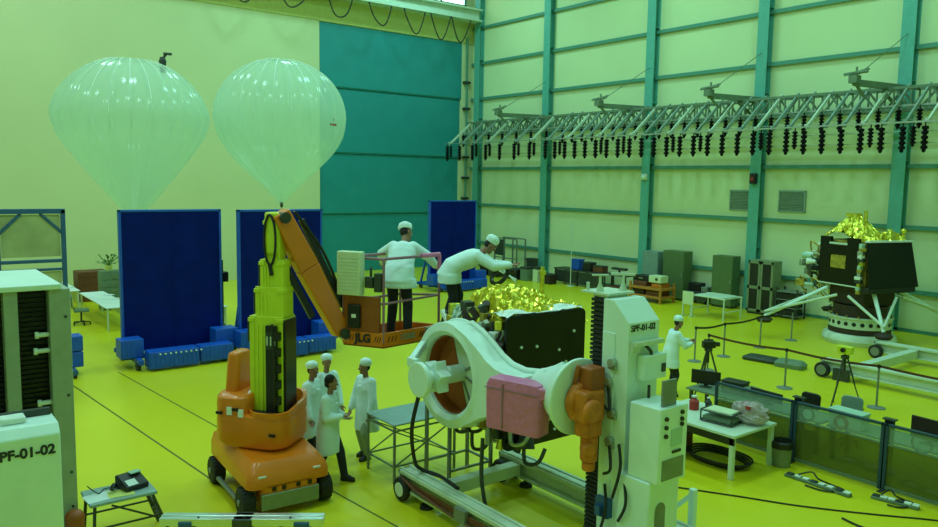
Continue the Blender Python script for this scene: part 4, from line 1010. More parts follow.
# ================================================================== LEFT BACKGROUND: desks
def desk(label, org, x0, x1, y0, y1, h=.75, m='paper', lm='white_dull', name='desk'):
    t = thing(name, label, 'desk', org)
    MB().box((x0, y0, h-.03), (x1, y1, h)).build('desktop', m, t, .005)
    for x in (x0+.06, x1-.06):
        for y in (y0+.06, y1-.06): MB().box((x-.025, y-.025, 0), (x+.025, y+.025, h-.03)).build('leg', lm, t)
    MB().box((x0+.08, y1-.08, .3), (x1-.08, y1-.06, h-.05)).build('modesty_panel', lm, t)
    return t
desk('long white topped desk left of the blue panel stand, papers on it', (-28.2, 6.15, 0), -2.0, 2.0, -.40, .40)
desk('white topped desk further back, behind the sheeted blue frame', (-32.2, 5.5, 0), -1.6, 1.4, -.4, .4)
for k, (x, y, r, lab) in enumerate(((-28.2, 6.3, .2, 'papers spread on the near end of the long white desk'), (-29.3, 6.4, -.4, 'papers on the far end of the long white desk'), (-31.8, 5.5, .5, 'papers on the further white desk'))):
    b = MB()
    for j in range(3): b.cbox((.12*j-.1, .2*j-.2, .003+.004*j), (.3, .22, .003), .4*j)
    o = b.build('paper_pile', 'paper'); at_origin(o, (x, y, .751), r); tag(o, lab, 'paper')
def office_chair(label, loc, rz, m='green_grey', group=None):
    t = thing('office_chair', label, 'chair', loc, rz, group)
    b = MB(); b.loft([[(x, y, .44) for x, y in rr(-.22, -.23, .24, .23, .08)], [(x*1.03, y*1.03, .48) for x, y in rr(-.22, -.23, .24, .23, .08)], [(x*.95, y*.95, .52) for x, y in rr(-.22, -.23, .24, .23, .08)]]); b.build('seat', m, t)
    b = MB(); P = rr(-.22, .60, .22, 1.02, .09); b.loft([[(-.24-.06*(z-.6), y, z) for y, z in P], [(-.29-.06*(z-.6), y*1.02, z) for y, z in P]]); b.build('backrest', m, t, .015)
    b = MB(); b.cyl((0, 0, .08), (0, 0, .44), .03); b.bar((-.15, 0, .46), (-.30, 0, .66), .06, .03); b.build('column', 'dark_metal', t)
    b = MB()
    for k in range(5): a = 2*PI*k/5; b.bar((0, 0, .10), (.27*math.cos(a), .27*math.sin(a), .075), .045, .03)
    b.build('star_base', 'black_plastic', t)
    for k in range(5): a = 2*PI*k/5; MB().cyl((.27*math.cos(a)-.02, .27*math.sin(a), .03), (.27*math.cos(a)+.02, .27*math.sin(a), .03), .03, n=12).build('caster', 'black_rubber', t)
    return t
office_chair('grey green office chair drawn up to the long white desk at left', (-27.9, 5.35, 0), RD(80))
def drawers(label, loc, rz, wd, dp, h, m, n, name='drawer_cabinet'):
    t = thing(name, label, 'cabinet', loc, rz)
    MB().box((-dp/2, -wd/2, 0), (dp/2-.02, wd/2, h)).build('carcass', m, t, .008)
    for k in range(n):
        z0 = .06+(h-.1)*k/n; z1 = .06+(h-.1)*(k+1)/n-.02
        o = MB().box((dp/2-.02, -wd/2+.02, z0), (dp/2+.005, wd/2-.02, z1)).build('drawer', m, t, .006)
        MB().box((dp/2+.005, -.1, (z0+z1)/2-.012), (dp/2+.03, .1, (z0+z1)/2+.012)).build('handle', 'steel', o)
    return t
drawers('green drawer cabinet under the plant left of the blue panel stand', (-30.6, 6.95, 0), 0, .85, .6, 1.45, 'green_grey', 5)
sb = thing('crate', 'brown crate against the cream wall behind the desks', 'crate', (-33.2, 6.75, 0))
MB().box((-.4, -.55, 0), (.4, .55, 1.2)).build('body', 'brown_wood', sb, .03)
b = MB()
for k in range(4): b.box((.4, -.55, .1+.3*k), (.415, .55, .2+.3*k))
b.build('batten', 'brown_wood', sb)
pl = thing('potted_plant', 'leafy grey green plant on top of the green drawer cabinet', 'plant', (-30.6, 6.85, 1.45))
MB().lathe([(.10, 0), (.14, .2), (.15, .2)], n=16).build('pot', 'yellow_paper', pl)
rg = random.Random(5); b = MB()
for k in range(26):
    a = rg.uniform(0, 2*PI); l = rg.uniform(.18, .42); z = .2+rg.uniform(.1, .42)
    p = Vector((l*math.cos(a), l*math.sin(a), z)); b.tube([(0, 0, .18), p*.5+Vector((0, 0, .12)), p], .008, 5)
    e = Vector((-math.sin(a), math.cos(a), 0)); f_ = p.normalized()
    b.add([p-f_*.08, p+e*.05, p+f_*.10-Vector((0, 0, .03)), p-e*.05], [(0, 1, 2, 3)])
b.build('foliage', 'leaf', pl)
# stand between the two panels
st = thing('equipment_stand', 'dark pole stand with black boxes between the two blue panel stands', 'stand', (-22.6, 8.2, 0))
MB().cyl((0, 0, .05), (0, 0, 2.5), .04, n=10).build('pole', 'dark_metal', st)
for a in (0, 2*PI/3, 4*PI/3): MB().bar((0, 0, .6), (.5*math.cos(a), .5*math.sin(a), .03), .04).build('leg', 'dark_metal', st)
MB().box((-.12, -.16, 1.85), (.12, .16, 2.15)).build('box', 'black_plastic', st, .02)
MB().ell((0, -.28, 1.6), (.14, .16, .2)).build('cable_coil', 'black_rubber', st)
desk('white table seen between the blue panel stands', (-25.5, 8.6, 0), -.9, .9, -.5, .5)
eb = thing('equipment_box', 'pale blue box on the table between the blue panel stands', 'box', (-25.4, 8.6, .75))
MB().box((-.35, -.3, 0), (.35, .3, .42)).build('body', 'mint_box', eb, .02); MB().box((.35, -.1, .25), (.37, .1, .29)).build('handle', 'dark_metal', eb)

# ================================================================== RIGHT WALL FURNITURE
def locker(label, loc, wd, dp, h, m, doors=2, group=None, glazed=False, fm=None):
    # front faces -Y
    t = thing('cabinet', label, 'cabinet', loc, 0, group)
    MB().box((-wd/2, -dp/2+.02, .08), (wd/2, dp/2, h)).build('carcass', m, t, .008)
    MB().box((-wd/2+.03, -dp/2+.05, 0), (wd/2-.03, dp/2-.03, .08)).build('plinth', 'dark_metal', t)
    for k in range(doors):
        x0 = -wd/2+wd*k/doors+.01; x1 = -wd/2+wd*(k+1)/doors-.01
        if glazed:
            b = MB(); yy = (-dp/2-.005, -dp/2+.02)
            for a, c in ((x0, x0+.08), (x1-.08, x1)): b.box((a, yy[0], .1), (c, yy[1], h-.02))
            for z0, z1 in ((.1, .2), (h/2-.06, h/2+.06), (h-.12, h-.02)): b.box((x0, yy[0], z0), (x1, yy[1], z1))
            o = b.build('door', fm or m, t)
            for z0, z1 in ((.2, h/2-.06), (h/2+.06, h-.12)): MB().box((x0+.08, -dp/2+.005, z0), (x1-.08, -dp/2+.015, z1)).build('pane', 'black_plastic', o)
        else:
            o = MB().box((x0, -dp/2, .1), (x1, -dp/2+.022, h-.02)).build('door', m, t, .005)
        hx = x1-.06 if k < doors/2 else x0+.06
        MB().box((hx-.012, -dp/2-.03, h*.48), (hx+.012, -dp/2, h*.56)).build('handle', 'steel', o)
    return t
locker('blue grey steel cabinet left of the olive one at the right wall', (-22.05, 27.6, 0), .85, .5, 2.0, 'greyblue_cab', 1)
locker('olive green steel cabinet beside the blue grey one, behind the orange rack', (-20.75, 27.6, 0), 1.1, .6, 2.12, 'olive_cab', 1)
locker('tall olive cabinet just left of the teal column', (-18.3, 27.55, 0), .95, .55, 2.12, 'olive_cab', 1)
locker('beige cabinet with four dark glazed panes right of the teal column', (-16.45, 27.35, 0), 1.08, .6, 2.10, 'cabinet_beige', 2, None, True)
oc = thing('orange_rack', 'low orange framed rack with loaded shelves before the grey cabinets', 'rack', (-20.95, 26.2, 0))
for x in (-.8, .8):
    for y in (-.45, .45): MB().box((x-.04, y-.04, 0), (x+.04, y+.04, .82)).build('leg', 'wood_orange', oc)
for z in (.2, .55): MB().box((-.86, -.5, z), (.86, .5, z+.10)).build('shelf', 'wood_orange', oc, .008)
for x, w_, z, h_, m_ in ((-.45, .6, .30, .22, 'brown_black'), (.3, .7, .30, .2, 'brown_wood'), (-.4, .7, .65, .2, 'brown_wood'), (.45, .4, .65, .16, 'orange_dark')): MB().box((x-w_/2, -.36, z), (x+w_/2, .36, z+h_)).build('load', m_, oc, .02)
a_ = thing('equipment_box', 'black equipment case on the left of the orange rack', 'box', (-21.35, 26.2, .852)); MB().box((-.36, -.25, 0), (.36, .25, .24)).build('body', 'black_plastic', a_, .02); MB().box((-.1, -.28, .1), (.1, -.25, .14)).build('handle', 'steel', a_)
a_ = thing('equipment_box', 'pale cream instrument box on the right of the orange rack', 'box', (-20.55, 26.1, .852)); MB().box((-.32, -.25, 0), (.32, .25, .30)).build('body', 'cream_box', a_, .02); MB().cyl((.1, -.25, .16), (.1, -.28, .16), .06, n=14).build('dial', 'dark_metal', a_)
bx = thing('low_trolley', 'dark low trolley with equipment against the right wall between olive cabinets', 'trolley', (-19.5, 27.6, 0))
MB().box((-.5, -.3, .12), (.5, .3, .5)).build('body', 'dark_metal', bx, .02); MB().box((-.48, -.2, .5), (.1, .2, .85)).build('unit', 'black_plastic', bx, .02); MB().box((.15, -.2, .5), (.45, .2, .72)).build('unit', 'grey_metal', bx, .02)
for x in (-.4, .4):
    for y in (-.22, .22): MB().cyl((x-.03, y, .06), (x+.03, y, .06), .06, n=12).build('caster', 'black_rubber', bx)
rk = thing('equipment_rack', 'dark open rack with grey shelves right of the glazed cabinet', 'rack', (-15.35, 27.4, 0))
for x in (-.42, .42):
    for y in (-.3, .3): MB().box((x-.025, y-.025, 0), (x+.025, y+.025, 1.15)).build('post', 'dark_metal', rk)
for z in (.1, .4, .7, 1.0): MB().box((-.44, -.32, z), (.44, .32, z+.03)).build('shelf', 'grey_metal', rk)
for z in (.13, .43, .73): MB().box((-.36, -.28, z), (.36, .26, z+.22)).build('unit', 'black_plastic', rk, .01)
# tubular table frame on the open floor
tf = thing('tubular_frame', 'pale tubular table frame standing on the yellow floor before the cabinets', 'frame', (-17.0, 25.0, 0))
b = MB()
for y in (-.45, .65): b.tube(smooth_path([(-.75, y, 0), (-.75, y, .7), (-.68, y, .8), (.6, y, .8), (.68, y, .7), (.68, y, 0)], 5), .03, 8)
for z in (.8, .3): b.cyl((-.7, -.45, z), (-.7, .65, z), .025, n=8); b.cyl((.66, -.45, z), (.66, .65, z), .025, n=8)
b.build('frame', 'white_dull', tf)
MB().box((-.65, -.4, .82), (.6, .6, .84)).build('top', 'white_dull', tf, .01)
wsb = thing('notice_stand', 'small pale notice board on legs left of the tubular frame', 'stand', (-17.75, 24.35, 0))
MB().box((-.24, -.02, .45), (.24, .02, .95)).build('board', 'cream_box', wsb, .01)
for x in (-.2, .2): MB().box((x-.02, -.03, 0), (x+.02, .03, .5)).build('leg', 'white_dull', wsb)
for x in (-.2, .2): MB().box((x-.02, -.2, 0), (x+.02, .2, .03)).build('foot', 'white_dull', wsb)
# long dark bench and clutter further left
bn2 = thing('workbench', 'dark long workbench along the right wall behind the white tower', 'bench', (-26.0, 27.2, 0))
MB().box((-1.6, -.4, .72), (1.7, .4, .78)).build('bench_top', 'dark_metal', bn2, .01)
for x in (-1.5, 0, 1.6):
    for y in (-.33, .33): MB().box((x-.03, y-.03, 0), (x+.03, y+.03, .72)).build('leg', 'dark_metal', bn2)
MB().box((-1.55, -.36, .12), (1.6, -.33, .70)).build('front_panel', 'dark_metal', bn2)
for x in (-1.0, .6): MB().box((x-.35, -.3, .1), (x+.35, .28, .6)).build('drawer_unit', 'brown_black', bn2, .01)
def sbox(label, loc, d, m, rz=0, det='lid', dmm='dark_metal', cat='box', name='storage_box'):
    t = thing(name, label, cat, loc, rz); MB().box((-d[0]/2, -d[1]/2, 0), (d[0]/2, d[1]/2, d[2]*.86)).build('body', m, t, .015)
    MB().box((-d[0]/2-.01, -d[1]/2-.01, d[2]*.86), (d[0]/2+.01, d[1]/2+.01, d[2])).build(det, dmm, t, .01); return t
sbox('bright blue box on the dark workbench at the right wall', (-26.35, 27.2, .781), (.55, .4, .5), 'blue_steel', 0, 'lid', 'blue_steel')
sbox('black box on the workbench right of the blue box', (-25.55, 27.2, .781), (.5, .4, .42), 'black_plastic')
sbox('brownish box near the right end of the dark workbench', (-24.8, 27.15, .781), (.6, .4, .32), 'brown_wood')
t = thing('pole', 'thin white pole standing on the floor before the dark workbench', 'pole', (-26.2, 26.6, 0))
MB().cyl((0, 0, .03), (0, 0, 3.1), .025, n=8).build('shaft', 'white_dull', t); MB().cyl((0, 0, 0), (0, 0, .03), .2, n=20).build('foot_plate', 'white_dull', t)
bn3 = thing('workbench', 'dark table with instruments left of the blue grey cabinet', 'bench', (-23.4, 26.9, 0))
MB().box((-.7, -.35, .8), (.7, .35, .85)).build('bench_top', 'dark_metal', bn3, .01)
for x in (-.62, .62):
    for y in (-.3, .3): MB().box((x-.03, y-.03, 0), (x+.03, y+.03, .8)).build('leg', 'dark_metal', bn3)
MB().box((-.6, -.3, .25), (.6, .3, .29)).build('shelf', 'brown_wood', bn3)
a_ = thing('instrument', 'dark instrument on tripod like legs on the right hand dark table', 'instrument', (-23.4, 26.9, .851)); MB().box((-.4, -.12, .2), (.4, .12, .30)).build('body', 'dark_metal', a_, .02); MB().cyl((0, 0, 0), (0, 0, .2), .05, n=10).build('column', 'dark_metal', a_)
# equipment clutter near the far corner
er = thing('equipment_rack', 'open tubular rack with a dark panel in the far corner', 'rack', (-31.2, 27.0, 0))
for x in (-.9, -.1, .9):
    for y in (-.3, .3): MB().box((x-.03, y-.03, 0), (x+.03, y+.03, 2.0 if x < .5 else 1.95)).build('post', 'grey_metal', er)
for a_, c_ in (((-.9, -.33, 1.94), (.9, -.27, 2.0)), ((-.9, .27, 1.94), (.9, .33, 2.0)), ((-.9, -.3, .9), (.9, -.25, .95))): MB().box(a_, c_).build('rail', 'grey_metal', er)
MB().box((-.86, -.34, 1.05), (-.15, -.30, 1.9)).build('panel', 'dark_metal', er, .01)
MB().box((-.9, -.33, .05), (.9, .33, .12)).build('shelf', 'dark_metal', er)
for k, (x, y, d_, m_, lb) in enumerate(((-31.9, 26.0, (.6, .5, .9), 'black_plastic', 'black case on the floor at the foot of the corner rack'), (-31.0, 25.9, (.7, .5, .7), 'dark_metal', 'dark grey case right of the black case by the corner rack'), (-28.9, 26.2, (.5, .5, .7), 'green_grey', 'grey green box just left of the teal column foot'), (-28.2, 26.3, (.35, .4, .75), 'cream_box', 'pale upright box just right of the teal column foot'))):
    sbox(lb, (x, y, 0), d_, m_)
for x, y, d_, m_, lb in ((-29.7, 26.15, (.8, .6, .55), 'black_plastic', 'black equipment case in the far corner, behind the leaning pale pipes'), (-29.85, 27.4, (.5, .4, 1.0), 'dark_metal', 'tall dark unit against the wall in the far corner'), (-27.4, 26.3, (.6, .5, .5), 'brown_black', 'dark case on the floor before the left end of the workbench')):
    sbox(lb, (x, y, 0), d_, m_)
for k, (x0, y0, x1, y1, lb) in enumerate(((-31.0, 25.2, -28.9, 25.5, 'pale pipe leaning low across the floor near the far corner'), (-30.6, 25.6, -28.4, 25.0, 'second pale pipe crossing the first one near the far corner'))):
    o = MB((x0, y0, 0)).cyl((x0, y0, .72), (x1, y1, .08), .05, n=10).build('pipe', 'white_dull'); o.location = (x0, y0, 0); tag(o, lb, 'pipe')

# ================================================================== SECOND LANDER ON ITS ADAPTER
LC = (-11.66, 25.12, 0)
ad = thing('adapter_ring', 'white round adapter with a row of holes carrying the lander at right', 'stand', LC)
def hole_ring(b, r, z0, z1, n, hr):
    seg = n*6; vs = []
    b.lathe([(r-.04, z0), (r, z0), (r, z0+.02), (r-.04, z0+.02)], n=64); b.lathe([(r-.04, z1-.02), (r, z1-.02), (r, z1), (r-.04, z1)], n=64)
b = MB(); b.lathe([(1.04, 0), (1.10, .14), (1.06, .28), (.98, .34), (.8, .34), (.8, 0)], n=64); b.build('base_ring', 'white_dull', ad)
b = MB(); b.lathe([(.92, .34), (.92, .52), (.85, .52), (.85, .34)], n=64); b.build('dark_band', 'brown_black', ad)
b = MB(); b.lathe([(.88, .52), (.92, .52), (.92, .84), (.88, .84)], n=64); b.lathe([(.88, .84), (.97, .84), (.97, .88), (.88, .88)], n=64); hb = b.build('hole_band', 'white_dull', ad)
for k in range(24):
    a = 2*PI*k/24; e = Vector((math.cos(a), math.sin(a), 0)); MB().cyl(e*.905+up*.68, e*.928+up*.68, .065, n=16).build('hole', 'black_plastic', hb)
b = MB(); b.lathe([(.82, .88), (.82, 1.25), (.76, 1.25), (.76, .88)], n=48); b.build('inner_drum', 'brown_black', ad)
b = MB()
for k in range(16): a = 2*PI*k/16; b.cyl((.9*math.cos(a), .9*math.sin(a), .88), (.9*math.cos(a), .9*math.sin(a), .95), .03, n=8)
b.build('bolt_circle', 'gold_dull', ad)
ld = thing('spacecraft', 'gold topped lander with dark side panels and splayed legs at the right', 'spacecraft', (LC[0], LC[1], 1.25), RD(-17))
OLn = (LC[0], LC[1], 1.25)
def lq(f, name, m, parent=None, **k): b = MB(OLn); f(b); return b.build(name, m, parent or ld, **k)
X0, X1_, Y0_, Y1_ = LC[0]-.98, LC[0]+.98, LC[1]-.96, LC[1]+.96
lq(lambda b: b.loft([[(x, y, 1.92) for x, y in ((X0+.1, Y0_+.1), (X1_-.1, Y0_+.1), (X1_-.1, Y1_-.1), (X0+.1, Y1_-.1))], [(x, y, 3.3) for x, y in ((X0+.1, Y0_+.1), (X1_-.14, Y0_+.1), (X1_-.14, Y1_-.1), (X0+.1, Y1_-.1))]]), 'body', 'gold_dull')
lq(lambda b: b.box((X0+.3, Y0_+.3, 1.25), (X1_-.3, Y1_-.3, 1.95)), 'lower_deck', 'brown_black', bevel=.03)
pa = lq(lambda b: [b.box((x0, Y0_-.03, z0), (x1, Y0_+.06, z1)) for x0, x1, z0, z1 in ((X0+.12, X0+.55, 1.92, 3.4), (X1_-.78, X1_-.32, 1.92, 3.4), (X0+.55, X1_-.78, 1.92, 2.40), (X0+.55, X1_-.78, 2.85, 3.15))], 'side_panel', 'solar_black')
lq(lambda b: b.box((X0+.57, Y0_-.02, 2.42), (X1_-.80, Y0_+.0, 2.83)), 'window_foil', 'gold_dull', pa)
lq(lambda b: (b.box((X0+.10, Y0_-.05, 1.88), (X1_-.30, Y0_+.02, 1.92)), b.box((X0+.5, Y0_-.04, 3.17), (X1_-.75, Y0_+.02, 3.23))), 'edge_strip', 'white_dull', pa)
lq(lambda b: b.loft([[(X1_+.16, Y0_-.05, 1.92), (X1_+.20, Y0_-.05, 1.92), (X1_+.20, Y1_+.06, 1.92), (X1_+.16, Y1_+.06, 1.92)], [(X1_-.10, Y0_+.02, 3.3), (X1_-.06, Y0_+.02, 3.3), (X1_-.06, Y1_-.05, 3.3), (X1_-.10, Y1_-.05, 3.3)]]), 'solar_panel', 'solar_black')
lq(lambda b: b.box((X1_-.16, Y0_+.05, 3.3), (X1_+.0, Y1_, 3.35)), 'panel_rim', 'paper')
lq(lambda b: b.box((X1_-.3, Y0_-.02, 1.74), (X1_+.16, Y1_, 1.92)), 'lower_panel', 'black_plastic', bevel=.02)
foil('gold_blanket', LC[0], LC[1], 32, 32, 1.8, 1.75, 3.28, lambda u, v: .95*max(0, 1-math.sqrt((u-.38)**2+(v-.36)**2)*1.75)-.04, 'gold_foil', ld, OLn, .07, 21)
foil('gold_blanket', LC[0]+.45, LC[1]+.5, 10, 10, .9, .8, 3.3, lambda u, v: .34*math.sin(PI*u)*math.sin(PI*v), 'gold_foil', ld, OLn, .07, 23)
lq(lambda b: (b.cyl((-11.9, 24.9, 3.4), (-11.9, 24.9, 4.15), .06, n=10), b.box((-12.15, 24.75, 4.03), (-11.7, 24.95, 4.15)), b.cyl((-11.6, 25.0, 3.4), (-11.6, 25.0, 4.25), .09, .05, 12)), 'antenna', 'gold_foil')
for (x, y, z, h_) in ((-10.95, 25.9, 3.4, .32), (-11.0, 25.2, 3.35, .28)): lq(lambda b: (b.cyl((x, y, z-.1), (x, y, z+h_*.6), .05, n=10), b.ell((x, y, z+h_*.7), (.09, .09, .09))), 'sensor_post', 'gold_foil')
rg = random.Random(31)
for k in range(48):
    y = Y0_+rg.uniform(-.05, .9); z = rg.uniform(1.6, 3.1); x = X0-rg.uniform(-.05, .40+.25*(3.1-z)); m_ = CL[rg.randrange(6)]
    if k % 3 == 0: lq(lambda b: b.cyl((x+.2, y, z), (x-.06, y-.1, z), .06, rg.uniform(.05, .12), n=14), 'thruster', m_)
    elif k % 3 == 1: lq(lambda b: b.cbox((x, y, z), (rg.uniform(.14, .3), rg.uniform(.14, .3), rg.uniform(.12, .26)), rg.uniform(-.5, .5)), 'electronics_box', m_, bevel=.015)
    else: lq(lambda b: b.tube(smooth_path([(x+.2, y, z), (x, y-.1, z+.12), (x-.05, y, z-.2), (x+.2, y, z-.4)]), .03, 6), 'harness', rg.choice(['dark_metal', 'gold_dull', 'white_dull']))
for k in range(14):
    z = 1.75+.11*k; x = X1_-.22+rg.uniform(-.06, .06); m_ = CL[(k*5) % 6]
    lq(lambda b: b.cbox((x, Y0_-.02, z), (rg.uniform(.1, .22), .14, rg.uniform(.08, .16)), rg.uniform(-.4, .4)), 'electronics_box', m_, bevel=.01)
for ang in (240, -30, 62, 152):
    a = RD(ang); e = Vector((math.cos(a), math.sin(a), 0)); s_ = Vector((-math.sin(a), math.cos(a), 0)); c0 = Vector((LC[0], LC[1], 0))
    foot = c0+e*(2.95 if ang != -30 else 2.1)+up*(.62 if ang != -30 else .60)
    lq(lambda b: (b.cyl(c0+e*1.05+up*1.75, foot+up*.1, .065, .05, 10),), 'leg', 'white_paint')
    lq(lambda b: (b.cyl(c0+e*.95+s_*.7+up*1.6, foot+up*.25, .045, .04, 8), b.cyl(c0+e*.95-s_*.7+up*1.6, foot+up*.25, .045, .04, 8)), 'leg_strut', 'white_dull')
    lq(lambda b: b.lathe([(.0, -.1), (.2, -.1), (.27, 0), (.2, .05), (.0, .1)], (foot.x, foot.y, foot.z), 20), 'foot_pad', 'brown_black')
# floor trolley of steel beams under and beyond it
OT2 = (-8.0, 21.5, 0)
tt = thing('beam_trolley', 'low trolley of long white beams on casters before the lander', 'trolley', OT2)
def tq(f, name, m, parent=None, **k): b = MB(OT2); f(b); return b.build(name, m, parent or tt, **k)
for Yb, x0 in ((19.75, -10.05), (23.3, -10.3)):
    tq(lambda b: (b.box((x0, Yb-.14, .42), (-4.5, Yb+.14, .48)), b.box((x0, Yb-.14, .16), (-4.5, Yb+.14, .20)), b.box((x0, Yb-.04, .2), (-4.5, Yb+.04, .42)), b.box((x0, Yb-.14, .16), (x0+.05, Yb+.14, .48))), 'beam', 'white_dull', bevel=.006)
for xc in (-9.2, -5.6): tq(lambda b: b.box((xc-.12, 19.89, .18), (xc+.12, 23.16, .42)), 'cross_beam', 'white_dull', bevel=.008)
for x, y in ((-9.95, 19.55), (-10.2, 23.1)):
    cc = tq(lambda b: b.cyl((x, y-.05, .2), (x, y+.05, .2), .198, n=24), 'caster', 'black_rubber'); tq(lambda b: b.cyl((x, y-.07, .2), (x, y+.07, .2), .13, n=20), 'hub', 'grey_metal', cc)
tq(lambda b: (b.box((-9.65, 19.5, 0), (-9.25, 19.62, .3)),), 'foot', 'dark_metal')
tq(lambda b: (b.box((-8.25, 23.0, .48), (-8.17, 23.1, 1.15)), b.box((-8.25, 23.4, .48), (-8.17, 23.5, 1.15)), b.box((-8.25, 23.0, .95), (-8.18, 23.5, 1.05)), b.box((-8.25, 23.0, .68), (-8.18, 23.5, .76))), 'end_gate', 'white_dull')
for k, (x, y, sx, sy, h_, m_, lb) in enumerate(((-11.9, 19.9, 1.0, .5, .14, 'dark_metal', 'dark flat pack lying on the yellow floor left of the beam trolley'), (-11.0, 19.85, .8, .45, .2, 'green_grey', 'grey green bundle on the floor at the trolley end'))):
    b = MB(); b.loft([[(x_, y_, 0) for x_, y_ in rr(-sx/2, -sy/2, sx/2, sy/2, .12)], [(x_*1.02, y_*1.05, h_*.6) for x_, y_ in rr(-sx/2, -sy/2, sx/2, sy/2, .12)], [(x_*.8, y_*.75, h_) for x_, y_ in rr(-sx/2, -sy/2, sx/2, sy/2, .12)]]); o = b.build('tool_bag', m_); at_origin(o, (x, y, 0), .15); tag(o, lb, 'bag')

# ================================================================== BARRIER POSTS AND BELTS
def stanchion(label, loc):
    t = thing('barrier_post', label, 'barrier', loc, 0, 'slim belt barrier posts')
    MB().lathe([(.0, 0), (.19, 0), (.19, .015), (.06, .035), (.03, .05), (.03, .06)], n=24).build('base', 'grey_metal', t)
    MB().cyl((0, 0, .04), (0, 0, .94), .024, n=10).build('post', 'grey_metal', t)
    MB().cyl((0, 0, .92), (0, 0, 1.0), .036, n=12).build('belt_head', 'black_plastic', t)
    return t
SP = [((-12.1, 17.6), 'barrier post where the brown belt begins, right of the far person'), ((-12.95, 18.2), 'barrier post with dark belt closest to the camera tripod'),
      ((-12.85, 19.45), 'second barrier post along the dark belt, counted from the tripod'), ((-12.95, 21.5), 'third barrier post along the dark belt, left of the lander foot'),
      ((-13.0, 23.4), 'furthest barrier post, behind the left lander foot'), ((-9.9, 17.65), 'barrier post in the middle of the brown belt'), ((-7.76, 17.8), 'barrier post right of the surveying tripod'), ((-5.0, 17.95), 'barrier post by the right edge holding the brown belt end')]
for (x, y), lb in SP: stanchion(lb, (x, y, 0))
def belt(label, pts, m):
    b = MB()
    for p, q in zip(pts[:-1], pts[1:]):
        P, Q = Vector((*p, .965)), Vector((*q, .965)); n = 6
        for k in range(n):
            a = P.lerp(Q, k/n); c = P.lerp(Q, (k+1)/n); a.z -= .05*math.sin(PI*k/n); c.z -= .05*math.sin(PI*(k+1)/n); b.bar(a, c, .006, .055)
    o = b.build('barrier_belt', m); tag(o, label, 'belt'); return o
belt('dark belt strung along the posts towards the lander', [(-12.95, 18.2), (-12.85, 19.45), (-12.95, 21.5), (-13.0, 23.4)], 'black_rubber')
belt('brown belt strung between the nearer row of posts', [(-12.1, 17.6), (-9.9, 17.65), (-7.76, 17.8), (-5.0, 17.95)], 'belt_brown')
# tripods
def tripod(label, loc, h, cat='tripod', m='dark_metal', rz=0, spread=.42):
    t = thing('camera_tripod', label, cat, loc, rz)
    for k in range(3):
        a = 2*PI*k/3+.4; e = Vector((math.cos(a), math.sin(a), 0))
        b = MB(); b.bar(e*.05+up*h, e*spread*.55+up*h*.48, .035); b.bar(e*spread*.5+up*h*.52, e*spread, .025); b.cyl(e*spread, e*spread+up*.03, .03, n=8); b.build('leg', m, t)
    MB().cyl((0, 0, h-.3), (0, 0, h+.08), .03, n=10).build('column', m, t)
    MB().box((-.07, -.07, h-.03), (.07, .07, h+.05)).build('head', m, t, .015)
    return t
tripod('dark surveying tripod with a lime head standing by the brown belt', (-8.25, 17.2, 0), 1.15)
hd_ = thing('survey_instrument', 'lime yellow instrument on top of the dark surveying tripod', 'instrument', (-8.25, 17.2, 1.232))
MB().prism([(-.14, .0), (.14, .0), (.18, .18), (-.18, .18)], -.09, .09, 'y').build('body', 'lime_paint', hd_, .02); MB().cyl((.0, -.10, .1), (.0, -.16, .1), .05, n=14).build('lens', 'black_plastic', hd_)
tripod('dark tripod carrying a small camera in front of the far person', (-10.55, 15.35, 0), 1.12)
cm = thing('video_camera', 'small black video camera on the tripod by the far person', 'camera', (-10.55, 15.35, 1.172), RD(60))
MB().box((-.15, -.07, 0), (.15, .07, .16)).build('body', 'black_plastic', cm, .015); MB().cyl((.15, 0, .08), (.26, 0, .08), .055, n=16).build('lens', 'lens_glass', cm); MB().bar((-.12, 0, .19), (.1, 0, .19), .03).build('handle', 'black_plastic', cm)

# ================================================================== GLAZED PARTITION
PY = 13.0
PX_ = [-8.72, -7.06, -5.48, -3.9, -2.3]
lbs = ['first glazed partition panel, behind the cluttered desk', 'glazed partition panel behind the waste bin, with red round mark behind', 'glazed partition panel at the right edge of the picture']
for k in range(3):
    x0, x1 = PX_[k], PX_[k+1]; c = ((x0+x1)/2, PY, 0)
    t = thing('partition_panel', lbs[k], 'partition', c, 0, 'glazed partition panels')
    w2 = (x1-x0)/2
    for x in (-w2+.02, w2-.05): MB().box((x-.025, -.03, 0), (x+.025, .03, 1.12)).build('post', 'slate_rail', t, .004)
    b = MB(); b.box((-w2, -.03, 1.08), (w2-.03, .03, 1.12)); b.build('top_rail', 'slate_rail', t, .004)
    MB().box((-w2, -.02, .76), (w2-.03, .02, .785)).build('rail', 'green_grey', t); MB().box((-w2, -.02, .02), (w2-.03, .02, .08)).build('rail', 'green_grey', t)
    MB().box((-w2+.03, -.004, .785), (w2-.06, .004, 1.08)).build('pane', 'clear_pane', t)
    MB().box((-w2+.03, -.004, .08), (w2-.06, .004, .76)).build('pane', 'smoked_pane', t)
    MB().box((-w2, -.2, 0), (-w2+.06, .2, .02)).build('foot', 'dark_metal', t)
for k, x in enumerate(PX_[1:3]):
    t = thing('partition_post', ['dark double post between the first and second partition panels', 'dark double post between the partition panels near the right edge'][k], 'post', (x, PY+.10, 0))
    MB().box((-.07, -.03, 0), (.07, .05, 1.16)).build('post', 'black_plastic', t, .006); MB().box((-.10, -.05, 1.16), (.10, .07, 1.18)).build('cap', 'dark_metal', t)
